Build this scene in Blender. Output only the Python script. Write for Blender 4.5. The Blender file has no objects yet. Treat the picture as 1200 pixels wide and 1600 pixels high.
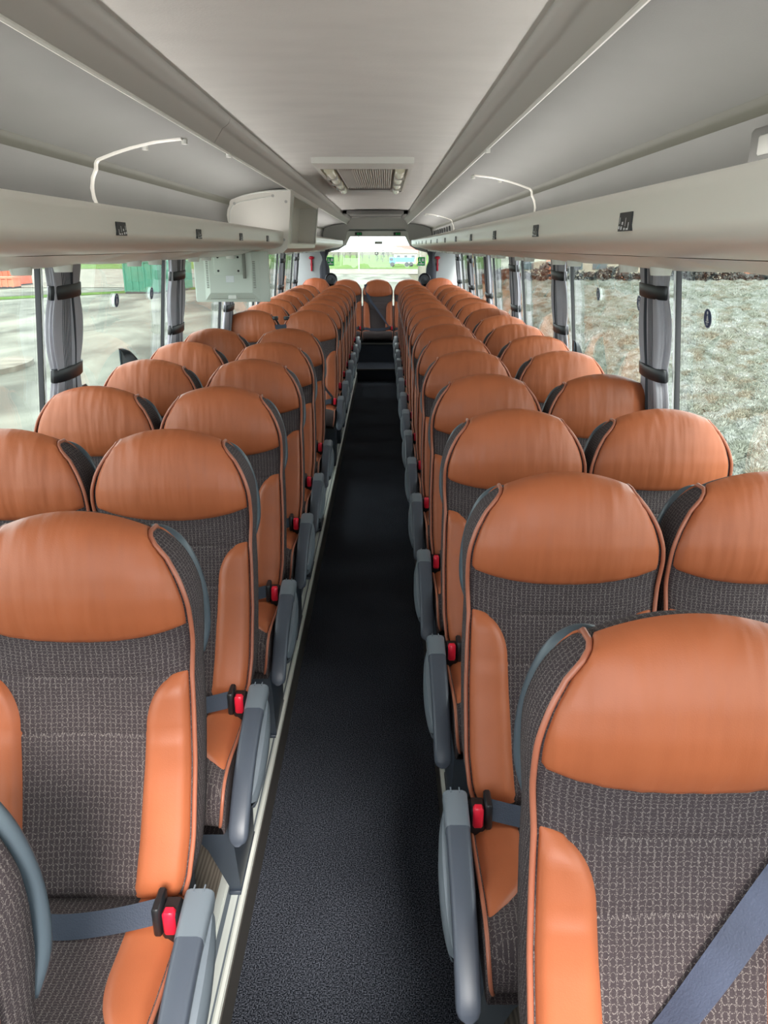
import bpy, bmesh, math, random
from mathutils import Vector, Matrix
random.seed(7)
sc = bpy.context.scene
R = math.radians
rt = lambda v: math.sqrt(max(0.0, v))

# ------------------------------------------------------------------ camera, world, sun, exposure
CX, CZ, PITCH, F = 0.097, 1.85, R(19.08), 1200.0
cam_d = bpy.data.cameras.new('camera'); cam = bpy.data.objects.new('camera', cam_d)
sc.collection.objects.link(cam); sc.camera = cam
cam.location = (CX, 0, CZ); cam.rotation_euler = (math.pi/2 - PITCH, 0, 0)
cam_d.sensor_fit = 'VERTICAL'; cam_d.sensor_height = 24; cam_d.lens = 24*F/1600
cam_d.clip_start = 0.02; cam_d.clip_end = 2000
world = bpy.data.worlds.new('world'); sc.world = world; world.use_nodes = True
nt = world.node_tree; bg = nt.nodes['Background']
tc = nt.nodes.new('ShaderNodeTexCoord'); sp = nt.nodes.new('ShaderNodeSeparateXYZ')
rp = nt.nodes.new('ShaderNodeValToRGB')
nt.links.new(tc.outputs['Generated'], sp.inputs[0]); nt.links.new(sp.outputs['Z'], rp.inputs[0])
nt.links.new(rp.outputs[0], bg.inputs[0])
rp.color_ramp.elements[0].position = 0.0; rp.color_ramp.elements[0].color = (.86, .93, .97, 1)
rp.color_ramp.elements[1].position = 0.6; rp.color_ramp.elements[1].color = (.93, .97, 1, 1)
bg.inputs[1].default_value = 3.85
sun_d = bpy.data.lights.new('sun', 'SUN'); sun = bpy.data.objects.new('sun', sun_d)
sc.collection.objects.link(sun); sun_d.energy = 4.6; sun_d.angle = R(14); sun_d.color = (1, .96, .9)
sun.rotation_euler = Vector((-.22, 1, -.78)).to_track_quat('-Z', 'Y').to_euler()
vs = sc.view_settings; vs.view_transform = 'Standard'; vs.look = 'None'; vs.gamma = 1
vs.use_curve_mapping = False; vs.exposure = 0.64

# ------------------------------------------------------------------ materials
def srgb(r, g, b):
    f = lambda c: (c/255/12.92) if c/255 <= .04045 else ((c/255+.055)/1.055)**2.4
    return (f(r), f(g), f(b), 1)
def mat(name, col, rough=.5, metal=0, noise=None, bump=None, spec=.5, coord='Object', stretch=(1,1,1)):
    m = bpy.data.materials.new(name); m.use_nodes = True; t = m.node_tree; b = t.nodes['Principled BSDF']
    b.inputs['Base Color'].default_value = col; b.inputs['Roughness'].default_value = rough
    b.inputs['Metallic'].default_value = metal; b.inputs['Specular IOR Level'].default_value = spec
    tcn = t.nodes.new('ShaderNodeTexCoord'); mp = t.nodes.new('ShaderNodeMapping')
    mp.inputs['Scale'].default_value = stretch
    t.links.new(tcn.outputs[coord], mp.inputs[0])
    if noise:
        s, amt = noise; n = t.nodes.new('ShaderNodeTexNoise'); n.inputs['Scale'].default_value = s
        n.inputs['Detail'].default_value = 5
        t.links.new(mp.outputs[0], n.inputs[0]); r = t.nodes.new('ShaderNodeValToRGB')
        r.color_ramp.elements[0].position = .3; r.color_ramp.elements[1].position = .7
        r.color_ramp.elements[0].color = tuple(c*(1-amt) for c in col[:3]) + (1,)
        r.color_ramp.elements[1].color = tuple(min(1, c*(1+amt)) for c in col[:3]) + (1,)
        t.links.new(n.outputs[0], r.inputs[0]); t.links.new(r.outputs[0], b.inputs['Base Color'])
    if bump:
        s, st = bump; n = t.nodes.new('ShaderNodeTexNoise'); n.inputs['Scale'].default_value = s
        n.inputs['Detail'].default_value = 4
        t.links.new(mp.outputs[0], n.inputs[0]); bn = t.nodes.new('ShaderNodeBump')
        bn.inputs['Strength'].default_value = st; bn.inputs['Distance'].default_value = .004
        t.links.new(n.outputs[0], bn.inputs['Height']); t.links.new(bn.outputs[0], b.inputs['Normal'])
    return m

def leather_mat(name, col, fold):
    m = mat(name, col, .46, noise=(5, .10), spec=.42)
    t = m.node_tree; b = t.nodes['Principled BSDF']
    tcn = t.nodes.new('ShaderNodeTexCoord')
    mp = t.nodes.new('ShaderNodeMapping'); mp.inputs['Scale'].default_value = (22, 10, 3.0)
    t.links.new(tcn.outputs['Object'], mp.inputs[0])
    oi = t.nodes.new('ShaderNodeObjectInfo'); mu = t.nodes.new('ShaderNodeMath'); mu.operation = 'MULTIPLY'
    mu.inputs[1].default_value = 40; t.links.new(oi.outputs['Random'], mu.inputs[0])
    t.links.new(mu.outputs[0], mp.inputs['Location'])
    n = t.nodes.new('ShaderNodeTexNoise'); n.inputs['Scale'].default_value = 1; n.inputs['Detail'].default_value = 1.5
    t.links.new(mp.outputs[0], n.inputs[0])
    n2 = t.nodes.new('ShaderNodeTexVoronoi'); n2.inputs['Scale'].default_value = 420
    t.links.new(tcn.outputs['Object'], n2.inputs[0])
    b1 = t.nodes.new('ShaderNodeBump'); b1.inputs['Strength'].default_value = fold; b1.inputs['Distance'].default_value = .018
    t.links.new(n.outputs[0], b1.inputs['Height'])
    b2 = t.nodes.new('ShaderNodeBump'); b2.inputs['Strength'].default_value = .12; b2.inputs['Distance'].default_value = .001
    t.links.new(n2.outputs['Distance'], b2.inputs['Height']); t.links.new(b1.outputs[0], b2.inputs['Normal'])
    t.links.new(b2.outputs[0], b.inputs['Normal'])
    return m

def fabric_mat(name, base, thread, sx=.0115, sz=.0155):
    """brown woven cloth: staggered light loops and bars"""
    m = bpy.data.materials.new(name); m.use_nodes = True; t = m.node_tree; b = t.nodes['Principled BSDF']
    b.inputs['Roughness'].default_value = .95; b.inputs['Specular IOR Level'].default_value = .12
    N = lambda k: t.nodes.new(k)
    def M(op, a, c=None, d=None):
        n = N('ShaderNodeMath'); n.operation = op
        for i, v in enumerate((a, c, d)):
            if v is None: continue
            if isinstance(v, (int, float)): n.inputs[i].default_value = v
            else: t.links.new(v, n.inputs[i])
        return n.outputs[0]
    tcn = N('ShaderNodeTexCoord'); s = N('ShaderNodeSeparateXYZ'); t.links.new(tcn.outputs['Object'], s.inputs[0])
    sn = N('ShaderNodeSeparateXYZ'); t.links.new(tcn.outputs['Normal'], sn.inputs[0])
    side = M('GREATER_THAN', M('ABSOLUTE', sn.outputs['X']), .62); fr = M('SUBTRACT', 1, side)
    xx = M('ADD', M('MULTIPLY', s.outputs['X'], fr), M('MULTIPLY', s.outputs['Y'], side))
    zz = M('SUBTRACT', s.outputs['Z'], M('MULTIPLY', M('MULTIPLY', s.outputs['Y'], .9), fr))
    u = M('DIVIDE', xx, sx); v = M('DIVIDE', zz, sz)
    col = M('FLOOR', u); par = M('MULTIPLY', M('MODULO', M('ABSOLUTE', col), 2), .5)
    fu = M('SUBTRACT', M('FRACT', u), .5); fv = M('SUBTRACT', M('FRACT', M('ADD', v, par)), .5)
    rad = M('SQRT', M('ADD', M('POWER', M('MULTIPLY', fu, 1.0), 2), M('POWER', M('MULTIPLY', fv, 1.35), 2)))
    ring = M('LESS_THAN', M('ABSOLUTE', M('SUBTRACT', rad, .42)), .045)
    bar = M('LESS_THAN', M('ABSOLUTE', M('SUBTRACT', M('ABSOLUTE', fu), .44)), .035)
    nz = N('ShaderNodeTexNoise'); nz.inputs['Scale'].default_value = 650; nz.inputs['Detail'].default_value = 1
    t.links.new(tcn.outputs['Object'], nz.inputs[0])
    mask = M('MULTIPLY', M('MAXIMUM', ring, bar), M('GREATER_THAN', nz.outputs[0], .50))
    n2 = N('ShaderNodeTexNoise'); n2.inputs['Scale'].default_value = 900; t.links.new(tcn.outputs['Object'], n2.inputs[0])
    r = N('ShaderNodeValToRGB'); t.links.new(n2.outputs[0], r.inputs[0])
    r.color_ramp.elements[0].position = .35; r.color_ramp.elements[1].position = .65
    r.color_ramp.elements[0].color = tuple(c*.72 for c in base[:3]) + (1,); r.color_ramp.elements[1].color = tuple(c*1.28 for c in base[:3]) + (1,)
    mx = N('ShaderNodeMix'); mx.data_type = 'RGBA'; t.links.new(mask, mx.inputs[0])
    t.links.new(r.outputs[0], mx.inputs[6]); mx.inputs[7].default_value = thread
    t.links.new(mx.outputs[2], b.inputs['Base Color'])
    bn = N('ShaderNodeBump'); bn.inputs['Strength'].default_value = .35; bn.inputs['Distance'].default_value = .0012
    t.links.new(M('ADD', n2.outputs[0], mask), bn.inputs['Height']); t.links.new(bn.outputs[0], b.inputs['Normal'])
    return m

M_leather = leather_mat('tan_leather', srgb(166, 91, 56), .55)
M_leather_plain = leather_mat('tan_leather_smooth', srgb(168, 93, 59), .07)
M_leather_pipe = mat('tan_leather_piping', srgb(164, 98, 74), .4, noise=(30, .05))
M_fabric = fabric_mat('brown_woven_fabric', srgb(66, 58, 60), srgb(132, 123, 119), .0112, .0125)
M_fabric_side = fabric_mat('brown_side_fabric', srgb(84, 77, 74), srgb(130, 122, 114))
M_shell = mat('dark_seat_shell', srgb(52, 55, 58), .6)
M_grey = mat('blue_grey_plastic', srgb(70, 76, 87), .42, bump=(900, .1))
M_grey_light = mat('pale_blue_grey_plastic', srgb(104, 112, 120), .4)
M_handle = mat('handle_rubber', srgb(68, 78, 86), .38)
M_leg = mat('navy_powder_coat', srgb(54, 62, 74), .45)
M_black = mat('black_plastic', srgb(28, 29, 32), .4)
M_belt = mat('navy_webbing', srgb(46, 54, 70), .6, bump=(300, .3))
M_belt_pale = mat('faded_navy_webbing', srgb(70, 76, 96), .6, noise=(14, .15), bump=(300, .3))
M_red = mat('red_plastic', srgb(226, 32, 58), .35)
M_darkred = mat('hammer_red', srgb(170, 16, 40), .4)
M_alu = mat('brushed_aluminium', srgb(228, 232, 226), .4, metal=.25, noise=(60, .08), stretch=(1, .04, 1))
M_alu_bright = mat('bright_aluminium', srgb(238, 240, 232), .3, metal=.2)
M_riser = mat('dark_riser_vinyl', srgb(72, 68, 64), .7)
M_lip = mat('ivory_rack_plastic', srgb(240, 236, 228), .3)
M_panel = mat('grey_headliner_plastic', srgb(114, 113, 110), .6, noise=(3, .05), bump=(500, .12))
M_ceil = mat('grey_ceiling_cloth', srgb(226, 224, 220), .9, noise=(5, .035), bump=(160, .2), stretch=(1, 2, 1))
M_duct = mat('warm_grey_duct', srgb(192, 190, 186), .5)
M_olive = mat('olive_grey_strip', srgb(88, 87, 76), .6)
M_white = mat('white_trim', srgb(232, 232, 226), .45)
M_wall = mat('grey_side_wall', srgb(160, 164, 163), .7)
M_post = mat('black_window_post', srgb(34, 36, 38), .5)
M_curt = mat('lilac_grey_curtain', srgb(172, 169, 176), .85, noise=(12, .06), bump=(200, .15))
M_curt_d = mat('charcoal_curtain', srgb(62, 64, 70), .9)
M_mon = mat('monitor_beige', srgb(214, 222, 212), .5)
M_mon_d = mat('monitor_slot', srgb(140, 142, 134), .6)
M_bulk = mat('bulkhead_grey', srgb(190, 190, 184), .7)
M_green = mat('exit_green', srgb(20, 190, 90), .5)
M_pict = mat('pictogram_white', srgb(235, 238, 240), .5)
M_blue = mat('sticker_blue', srgb(40, 62, 104), .5)
M_prism = mat('prism_lens', srgb(226, 222, 214), .3)
M_lens = mat('clear_lamp_lens', srgb(226, 222, 196), .2)

def carpet_mat():
    m = mat('black_ribbed_carpet', srgb(38, 42, 46), 1.0, spec=.05); t = m.node_tree; b = t.nodes['Principled BSDF']
    tcn = t.nodes.new('ShaderNodeTexCoord')
    n = t.nodes.new('ShaderNodeTexNoise'); n.inputs['Scale'].default_value = 260; n.inputs['Detail'].default_value = 3
    t.links.new(tcn.outputs['Object'], n.inputs[0])
    r = t.nodes.new('ShaderNodeValToRGB'); t.links.new(n.outputs[0], r.inputs[0])
    r.color_ramp.elements[0].position = .42; r.color_ramp.elements[0].color = srgb(17, 20, 26)
    r.color_ramp.elements[1].position = .72; r.color_ramp.elements[1].color = srgb(112, 116, 128)
    n3 = t.nodes.new('ShaderNodeTexNoise'); n3.inputs['Scale'].default_value = 2.2; t.links.new(tcn.outputs['Object'], n3.inputs[0])
    mx = t.nodes.new('ShaderNodeMix'); mx.data_type = 'RGBA'; mx.blend_type = 'MULTIPLY'; mx.inputs[0].default_value = .5
    t.links.new(r.outputs[0], mx.inputs[6]); t.links.new(n3.outputs[0], mx.inputs[7]); t.links.new(mx.outputs[2], b.inputs['Base Color'])
    bn = t.nodes.new('ShaderNodeBump'); bn.inputs['Strength'].default_value = .7; bn.inputs['Distance'].default_value = .004
    t.links.new(n.outputs[0], bn.inputs['Height']); t.links.new(bn.outputs[0], b.inputs['Normal'])
    return m
M_carpet = carpet_mat()
def laminate_mat():
    m = mat('grey_oak_laminate', srgb(120, 112, 102), .5); t = m.node_tree; b = t.nodes['Principled BSDF']
    tcn = t.nodes.new('ShaderNodeTexCoord'); mp = t.nodes.new('ShaderNodeMapping'); mp.inputs['Scale'].default_value = (1, .18, 1)
    t.links.new(tcn.outputs['Object'], mp.inputs[0])
    w = t.nodes.new('ShaderNodeTexWave'); w.inputs['Scale'].default_value = 28; w.inputs['Distortion'].default_value = 9
    w.inputs['Detail'].default_value = 3; w.inputs['Detail Scale'].default_value = .6
    t.links.new(mp.outputs[0], w.inputs[0]); r = t.nodes.new('ShaderNodeValToRGB'); t.links.new(w.outputs[0], r.inputs[0])
    r.color_ramp.elements[0].color = srgb(98, 90, 82); r.color_ramp.elements[1].color = srgb(136, 127, 116)
    t.links.new(r.outputs[0], b.inputs['Base Color']); return m
M_lam = laminate_mat()
def glass_mat():
    m = bpy.data.materials.new('tinted_window_glass'); m.use_nodes = True; t = m.node_tree
    for n in list(t.nodes):
        if n.type == 'BSDF_PRINCIPLED': t.nodes.remove(n)
    out = [n for n in t.nodes if n.type == 'OUTPUT_MATERIAL'][0]
    tr = t.nodes.new('ShaderNodeBsdfTransparent'); tr.inputs[0].default_value = (.86, .9, .88, 1)
    gl = t.nodes.new('ShaderNodeBsdfGlossy'); gl.inputs['Roughness'].default_value = 0.0
    fr = t.nodes.new('ShaderNodeLayerWeight'); pw = t.nodes.new('ShaderNodeMath'); pw.operation = 'POWER'; pw.inputs[1].default_value = 4.5
    mx = t.nodes.new('ShaderNodeMixShader'); mu = t.nodes.new('ShaderNodeMath'); mu.operation = 'MULTIPLY_ADD'; mu.inputs[1].default_value = .9; mu.inputs[2].default_value = .035
    mu.use_clamp = True
    t.links.new(fr.outputs['Facing'], pw.inputs[0]); t.links.new(pw.outputs[0], mu.inputs[0]); t.links.new(mu.outputs[0], mx.inputs[0])
    t.links.new(tr.outputs[0], mx.inputs[1]); t.links.new(gl.outputs[0], mx.inputs[2]); t.links.new(mx.outputs[0], out.inputs[0])
    return m
M_glass = glass_mat()

# ------------------------------------------------------------------ mesh helpers
class MB:
    def __init__(s): s.v = []; s.f = []
    def add(s, vs_, fs):
        o = len(s.v); s.v += [tuple(p) for p in vs_]; s.f += [tuple(i+o for i in f) for f in fs]; return s
    def box(s, x0, x1, y0, y1, z0, z1, b=0):
        if b == 0:
            return s.add([(x0,y0,z0),(x1,y0,z0),(x1,y1,z0),(x0,y1,z0),(x0,y0,z1),(x1,y0,z1),(x1,y1,z1),(x0,y1,z1)],
                  [(0,3,2,1),(4,5,6,7),(0,1,5,4),(1,2,6,5),(2,3,7,6),(3,0,4,7)])
        ring = lambda z, i: [(x0+i,y0+b,z),(x0+b,y0+i,z),(x1-b,y0+i,z),(x1-i,y0+b,z),(x1-i,y1-b,z),(x1-b,y1-i,z),(x0+b,y1-i,z),(x0+i,y1-b,z)]
        L = [ring(z0, b*.8), ring(z0+b, 0), ring(z1-b, 0), ring(z1, b*.8)]
        return s.loft(L, True, True)
    def loft(s, rings, closed=True, caps=True):
        n = len(rings[0]); vs_ = [p for r in rings for p in r]; fs = []
        m = n if closed else n-1
        for i in range(len(rings)-1):
            for j in range(m):
                k = (j+1) % n; fs.append((i*n+j, i*n+k, (i+1)*n+k, (i+1)*n+j))
        if caps and closed:
            fs.append(tuple(range(n-1, -1, -1))); fs.append(tuple((len(rings)-1)*n+j for j in range(n)))
        return s.add(vs_, fs)
    def grid(s, fn, nu, nv):
        vs_ = [fn(i/nu, j/nv) for j in range(nv+1) for i in range(nu+1)]
        fs = [(j*(nu+1)+i, j*(nu+1)+i+1, (j+1)*(nu+1)+i+1, (j+1)*(nu+1)+i) for j in range(nv) for i in range(nu)]
        return s.add(vs_, fs)
    def tube(s, pts, r, n=8, closed=False):
        pts = [Vector(p) for p in pts]; rings = []
        rr = r if isinstance(r, (list, tuple)) else [r]*len(pts)
        up = None
        for i, p in enumerate(pts):
            d = (pts[min(i+1, len(pts)-1)] - pts[max(i-1, 0)]).normalized()
            if up is None: up = Vector((0,0,1)) if abs(d.z) < .9 else Vector((1,0,0))
            a = d.cross(up).normalized(); up = a.cross(d).normalized()
            rings.append([p + (a*math.cos(2*math.pi*k/n) + up*math.sin(2*math.pi*k/n))*rr[i] for k in range(n)])
        return s.loft(rings, True, True)
    def extrude_y(s, prof, y0, y1, closed=False, ny=1):
        rings = [[(x, y0+(y1-y0)*k/ny, z) for x, z in prof] for k in range(ny+1)]
        return s.loft(rings, closed, closed)
    def ngon_prism_y(s, poly, y0, y1):
        n = len(poly); vs_ = [(x,y0,z) for x,z in poly] + [(x,y1,z) for x,z in poly]
        fs = [tuple(range(n)), tuple(range(2*n-1, n-1, -1))] + [(i, i+n, (i+1)%n+n, (i+1)%n) for i in range(n)]
        return s.add(vs_, fs)
    def mirror(s):
        s.v = [(-x,y,z) for x,y,z in s.v]; s.f = [tuple(reversed(f)) for f in s.f]; return s
    def obj(s, name, m, parent=None, smooth=True, loc=None, angle=40, fix=True):
        me = bpy.data.meshes.new(name); me.from_pydata(s.v, [], s.f); me.update()
        if fix:
            bm = bmesh.new(); bm.from_mesh(me); bmesh.ops.recalc_face_normals(bm, faces=bm.faces); bm.to_mesh(me); bm.free()
        me.materials.append(m)
        if smooth:
            me.polygons.foreach_set('use_smooth', [True]*len(me.polygons)); me.set_sharp_from_angle(angle=R(angle))
        o = bpy.data.objects.new(name, me); sc.collection.objects.link(o)
        if parent: o.parent = parent
        if loc: o.location = loc
        return o
def thing(name, label, cat, loc=(0,0,0), group=None):
    o = bpy.data.objects.new(name, None); sc.collection.objects.link(o); o.location = loc
    o.empty_display_size = .1
    return tag(o, label, cat, group)
def tag(o, label, cat, group=None):
    o['label'] = label; o['category'] = cat
    if group: o['group'] = group
    return o
def struct(o): o['kind'] = 'structure'; return o
def dup(o, label=None, loc=None, parent=None):
    c = o.copy(); sc.collection.objects.link(c)
    if parent: c.parent = parent
    if label: c['label'] = label
    if loc: c.location = loc
    for ch in KIDS.get(o.name, []): dup(ch, parent=c)
    return c
KIDS = {}
def index_children(): 
    KIDS.clear()
    for o in sc.objects:
        if o.parent: KIDS.setdefault(o.parent.name, []).append(o)
def interp(tab, h):
    if h <= tab[0][0]: return tab[0][1]
    for (a, x), (b, y) in zip(tab, tab[1:]):
        if h <= b:
            t = (h-a)/(b-a); return x + (y-x)*t
    return tab[-1][1]
def smooth_tab(tab, n=160):
    """resample a table with a monotone smoothing pass"""
    a, b = tab[0][0], tab[-1][0]
    xs = [a+(b-a)*i/n for i in range(n+1)]; ys = [interp(tab, x) for x in xs]
    for _ in range(3): ys = [ys[0]] + [(ys[i-1]+2*ys[i]+ys[i+1])/4 for i in range(1, n)] + [ys[-1]]
    return list(zip(xs, ys))
def catmull(P, n=6):
    P = [Vector(p) for p in P]; out = []
    for i in range(len(P)-1):
        p0, p1, p2, p3 = P[max(i-1,0)], P[i], P[i+1], P[min(i+2,len(P)-1)]
        for k in range(n):
            t = k/n; out.append(.5*((2*p1)+(-p0+p2)*t+(2*p0-5*p1+4*p2-p3)*t*t+(-p0+3*p1-3*p2+p3)*t**3))
    return out + [P[-1]]

# ------------------------------------------------------------------ structure
Y0, YE = -.35, 12.75
POD = 0.12
C = MB().grid(lambda a, b: ((a*2-1)*.30, Y0+(11.17-Y0)*b, 0), 2, 2).obj('floor', M_carpet, smooth=False); struct(C)
mb = MB(); mb.box(-.30, .30, 11.15, 11.85, 0, .176); o = struct(mb.obj('floor', M_carpet, smooth=False))
mb = MB(); mb.box(-.30, .30, 11.85, 12.12, 0, .46); o = struct(mb.obj('floor', M_carpet, smooth=False))
struct(MB().box(-.29, .29, 11.138, 11.158, .158, .180).obj('trim_9', M_riser))
struct(MB().box(-.29, .29, 11.838, 11.858, .442, .464).obj('trim_10', M_riser))
for s in (-1, 1):
    nm = 'left' if s < 0 else 'right'
    mb = MB(); x0, x1 = sorted((s*.372, s*1.33)); mb.box(x0, x1, Y0, YE, -.1, POD); struct(mb.obj('floor', M_lam, smooth=False))
    # riser, seat rail
    mb = MB(); x0, x1 = sorted((s*.289, s*.372)); mb.box(x0, x1, Y0, 12.1, -.1, POD-.004); struct(mb.obj('baseboard_'+nm, M_riser, smooth=False))
    mb = MB(); x0, x1 = sorted((s*.292, s*.372)); mb.box(x0, x1, Y0, 12.1, POD-.003, POD+.004)
    x0, x1 = sorted((s*.352, s*.372)); mb.box(x0, x1, Y0, 12.1, POD+.004, POD+.010)
    struct(mb.obj('trim_1' if s < 0 else 'trim_2', M_alu, smooth=False))
    for a_, b_ in ((.309, .314), (.333, .345)):
        x0, x1 = sorted((s*a_, s*b_)); struct(MB().box(x0, x1, Y0, 12.1, POD+.003, POD+.0048).obj('trim_16' if s < 0 else 'trim_17', M_grey_light, smooth=False))
    x0, x1 = sorted((s*.293, s*.303)); struct(MB().box(x0, x1, Y0, 12.1, POD+.005, POD+.014).obj('trim_3' if s < 0 else 'trim_4', M_alu_bright, smooth=False))
    # side wall below the glass, header above it
    def wx(z): return s*(1.285 - .085*(z-1.0)/.8)
    mb = MB(); mb.loft([[(s*1.33, y, -1.0), (s*1.33, y, 1.0), (s*1.25, y, 1.0), (s*1.25, y, .96), (s*1.29, y, .9), (s*1.31, y, .1), (s*1.31, y, -1.0)] for y in (Y0, YE)])
    struct(mb.obj('wall_'+nm, M_wall, smooth=False))
    mb = MB(); mb.loft([[(s*1.195, y, 1.81), (s*1.30, y, 1.81), (s*1.26, y, 2.36), (s*1.20, y, 2.36)] for y in (Y0, YE)])
    struct(mb.obj('wall_'+nm, M_wall, smooth=False))
# roof and ceiling
struct(MB().box(-1.25, 1.25, Y0, YE+.05, 2.34, 2.40).obj('ceiling', M_panel, smooth=False))
mb = MB(); mb.extrude_y([(-.40, 2.228), (-.2, 2.234), (0, 2.236), (.2, 2.234), (.40, 2.228)], Y0, YE)
struct(mb.obj('ceiling', M_ceil))
for s in (-1, 1):
    prof = [(s*x, z) for x, z in [(.40,2.26),(.378,2.24),(.374,2.222),(.380,2.208),(.392,2.198),(.400,2.194),(.404,2.188),(.431,2.150),(.437,2.153),(.46,2.2)]]
    y0 = Y0
    for k, y1 in enumerate(((2.62, 7.2, 11.75) if s < 0 else (4.6, 8.6, 11.75))):
        struct(MB().extrude_y(prof, y0+.004, y1).obj('trim_%d' % (5 + (s > 0)), M_duct)); y0 = y1
    pr = [(s*x, z) for x, z in [(.4285,2.1515),(.4275,2.147),(.4310,2.144),(.4360,2.1455),(.4375,2.151)]]
    struct(MB().extrude_y(pr, Y0, 11.72).obj('trim_%d' % (7 + (s > 0)), M_white))

struct(MB().box(-1.3, 1.3, Y0-.06, Y0-.01, -1.0, 1.2).obj('wall_front', M_shell, smooth=False))  # unseen low wall behind the camera, added to keep light off the near carpet
# window posts and glass
posts = [-.45, 1.28, 3.02, 4.76, 6.48, 8.2, 9.9, 11.55]
def gx(s, z): return s*(1.285 - .085*(z-1.0)/.8)
wn = 1
for s in (-1, 1):
    nm = 'left' if s < 0 else 'right'
    for i, y in enumerate(posts):
        mb = MB()
        for dx, y0, y1 in ((0.0, y-.007, y+.011),):
            ring = lambda z: [(gx(s,z)-s*.010, y0, z), (gx(s,z)+s*.010, y0, z), (gx(s,z)+s*.010, y1, z), (gx(s,z)-s*.010, y1, z)]
            mb.loft([ring(.95), ring(1.9)])
        struct(mb.obj('trim_11' if s < 0 else 'trim_12', M_post, smooth=False))
        mb = MB(); ring = lambda z: [(gx(s,z)-s*.014, y-.001, z), (gx(s,z)-s*.0095, y-.001, z), (gx(s,z)-s*.0095, y+.012, z), (gx(s,z)-s*.014, y+.012, z)]
        mb.loft([ring(.96), ring(1.9)]); struct(mb.obj('trim_13' if s < 0 else 'trim_14', M_alu_bright, smooth=False))
    edges = [Y0-.6] + posts + [12.0]
    for a, b in zip(edges, edges[1:]):
        mb = MB(); q = [(gx(s,z)+o, y, z) for o in (0, s*.005) for y, z in ((a+.05,.98),(b-.03,.98),(b-.03,1.83),(a+.05,1.83))]
        mb.add(q, [(0,1,2,3),(7,6,5,4),(0,4,5,1),(1,5,6,2),(2,6,7,3),(3,7,4,0)])
        struct(mb.obj('window_%d' % wn, M_glass, smooth=False)); wn += 1
# rear wall with window opening
hole = [(-.43,1.995),(.43,1.995),(.50,1.86),(.60,1.80),(.80,1.75),(.80,.95),(-.83,.95),(-.83,1.75),(-.62,1.80),(-.52,1.86)]
out = [(-.6,2.35),(.6,2.35),(.9,2.35),(1.3,2.35),(1.33,1.8),(1.33,-.2),(-1.33,-.2),(-1.33,1.8),(-1.3,2.35),(-.9,2.35)]
def holed(hole, out, y0, y1):
    n = len(hole); mb = MB()
    v = [(x,y,z) for y in (y0,y1) for (x,z) in hole+out]; f = []
    for i in range(n):
        j = (i+1) % n
        f += [(i, j, n+j, n+i), (2*n+i, 3*n+i, 3*n+j, 2*n+j), (i, 2*n+i, 2*n+j, j)]
    return mb.add(v, f)
struct(holed(hole, out, YE, YE+.07).obj('wall_rear', M_wall, smooth=False))
q = [(x, y, z) for y in (YE+.05, YE+.056) for x, z in hole]; n = len(hole)
mb = MB().add(q, [tuple(range(n)), tuple(range(2*n-1, n-1, -1))]); struct(mb.obj('window_%d' % wn, M_glass, smooth=False))
# frame round the top of the rear glass, bulkhead
mb = MB(); arc = [(-.50,1.86),(-.43,2.0),(.43,2.0),(.50,1.86)]; arc2 = [(-.60,1.86),(-.485,2.075),(.485,2.075),(.60,1.86)]
v = [(x,y,z) for y in (YE-.03, YE) for x,z in arc+arc2]
mb.add(v, [(0,1,5,4),(1,2,6,5),(2,3,7,6),(8,12,13,9),(9,13,14,10),(10,14,15,11),(0,8,9,1),(1,9,10,2),(2,10,11,3)])
struct(mb.obj('trim_15', M_white, smooth=False))
bh = [(-.455,1.95),(-.44,2.04),(-.40,2.085),(0,2.09),(.40,2.085),(.44,2.04),(.455,1.95),(.56,1.84),(.86,1.80),(.86,1.78),(-.86,1.78),(-.86,1.80),(-.56,1.84)]
bo = [(-1.25,1.9),(-1.2,2.3),(-.6,2.3),(0,2.3),(.6,2.3),(1.2,2.3),(1.25,1.9),(1.25,1.85),(1.25,1.80),(.87,1.78),(-.87,1.78),(-1.25,1.80),(-1.25,1.85)]
mb = MB(); n = len(bh); v = [(x,y,z) for y in (11.72, 11.80) for x,z in bh+bo]; f = []
for i in range(n):
    j = (i+1) % n
    if i == 9: continue
    f += [(i, j, n+j, n+i), (2*n+i, 3*n+i, 3*n+j, 2*n+j), (i, 2*n+i, 2*n+j, j)]
mb.add(v, f); struct(mb.obj('wall_rear', M_bulk, smooth=False))

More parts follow.
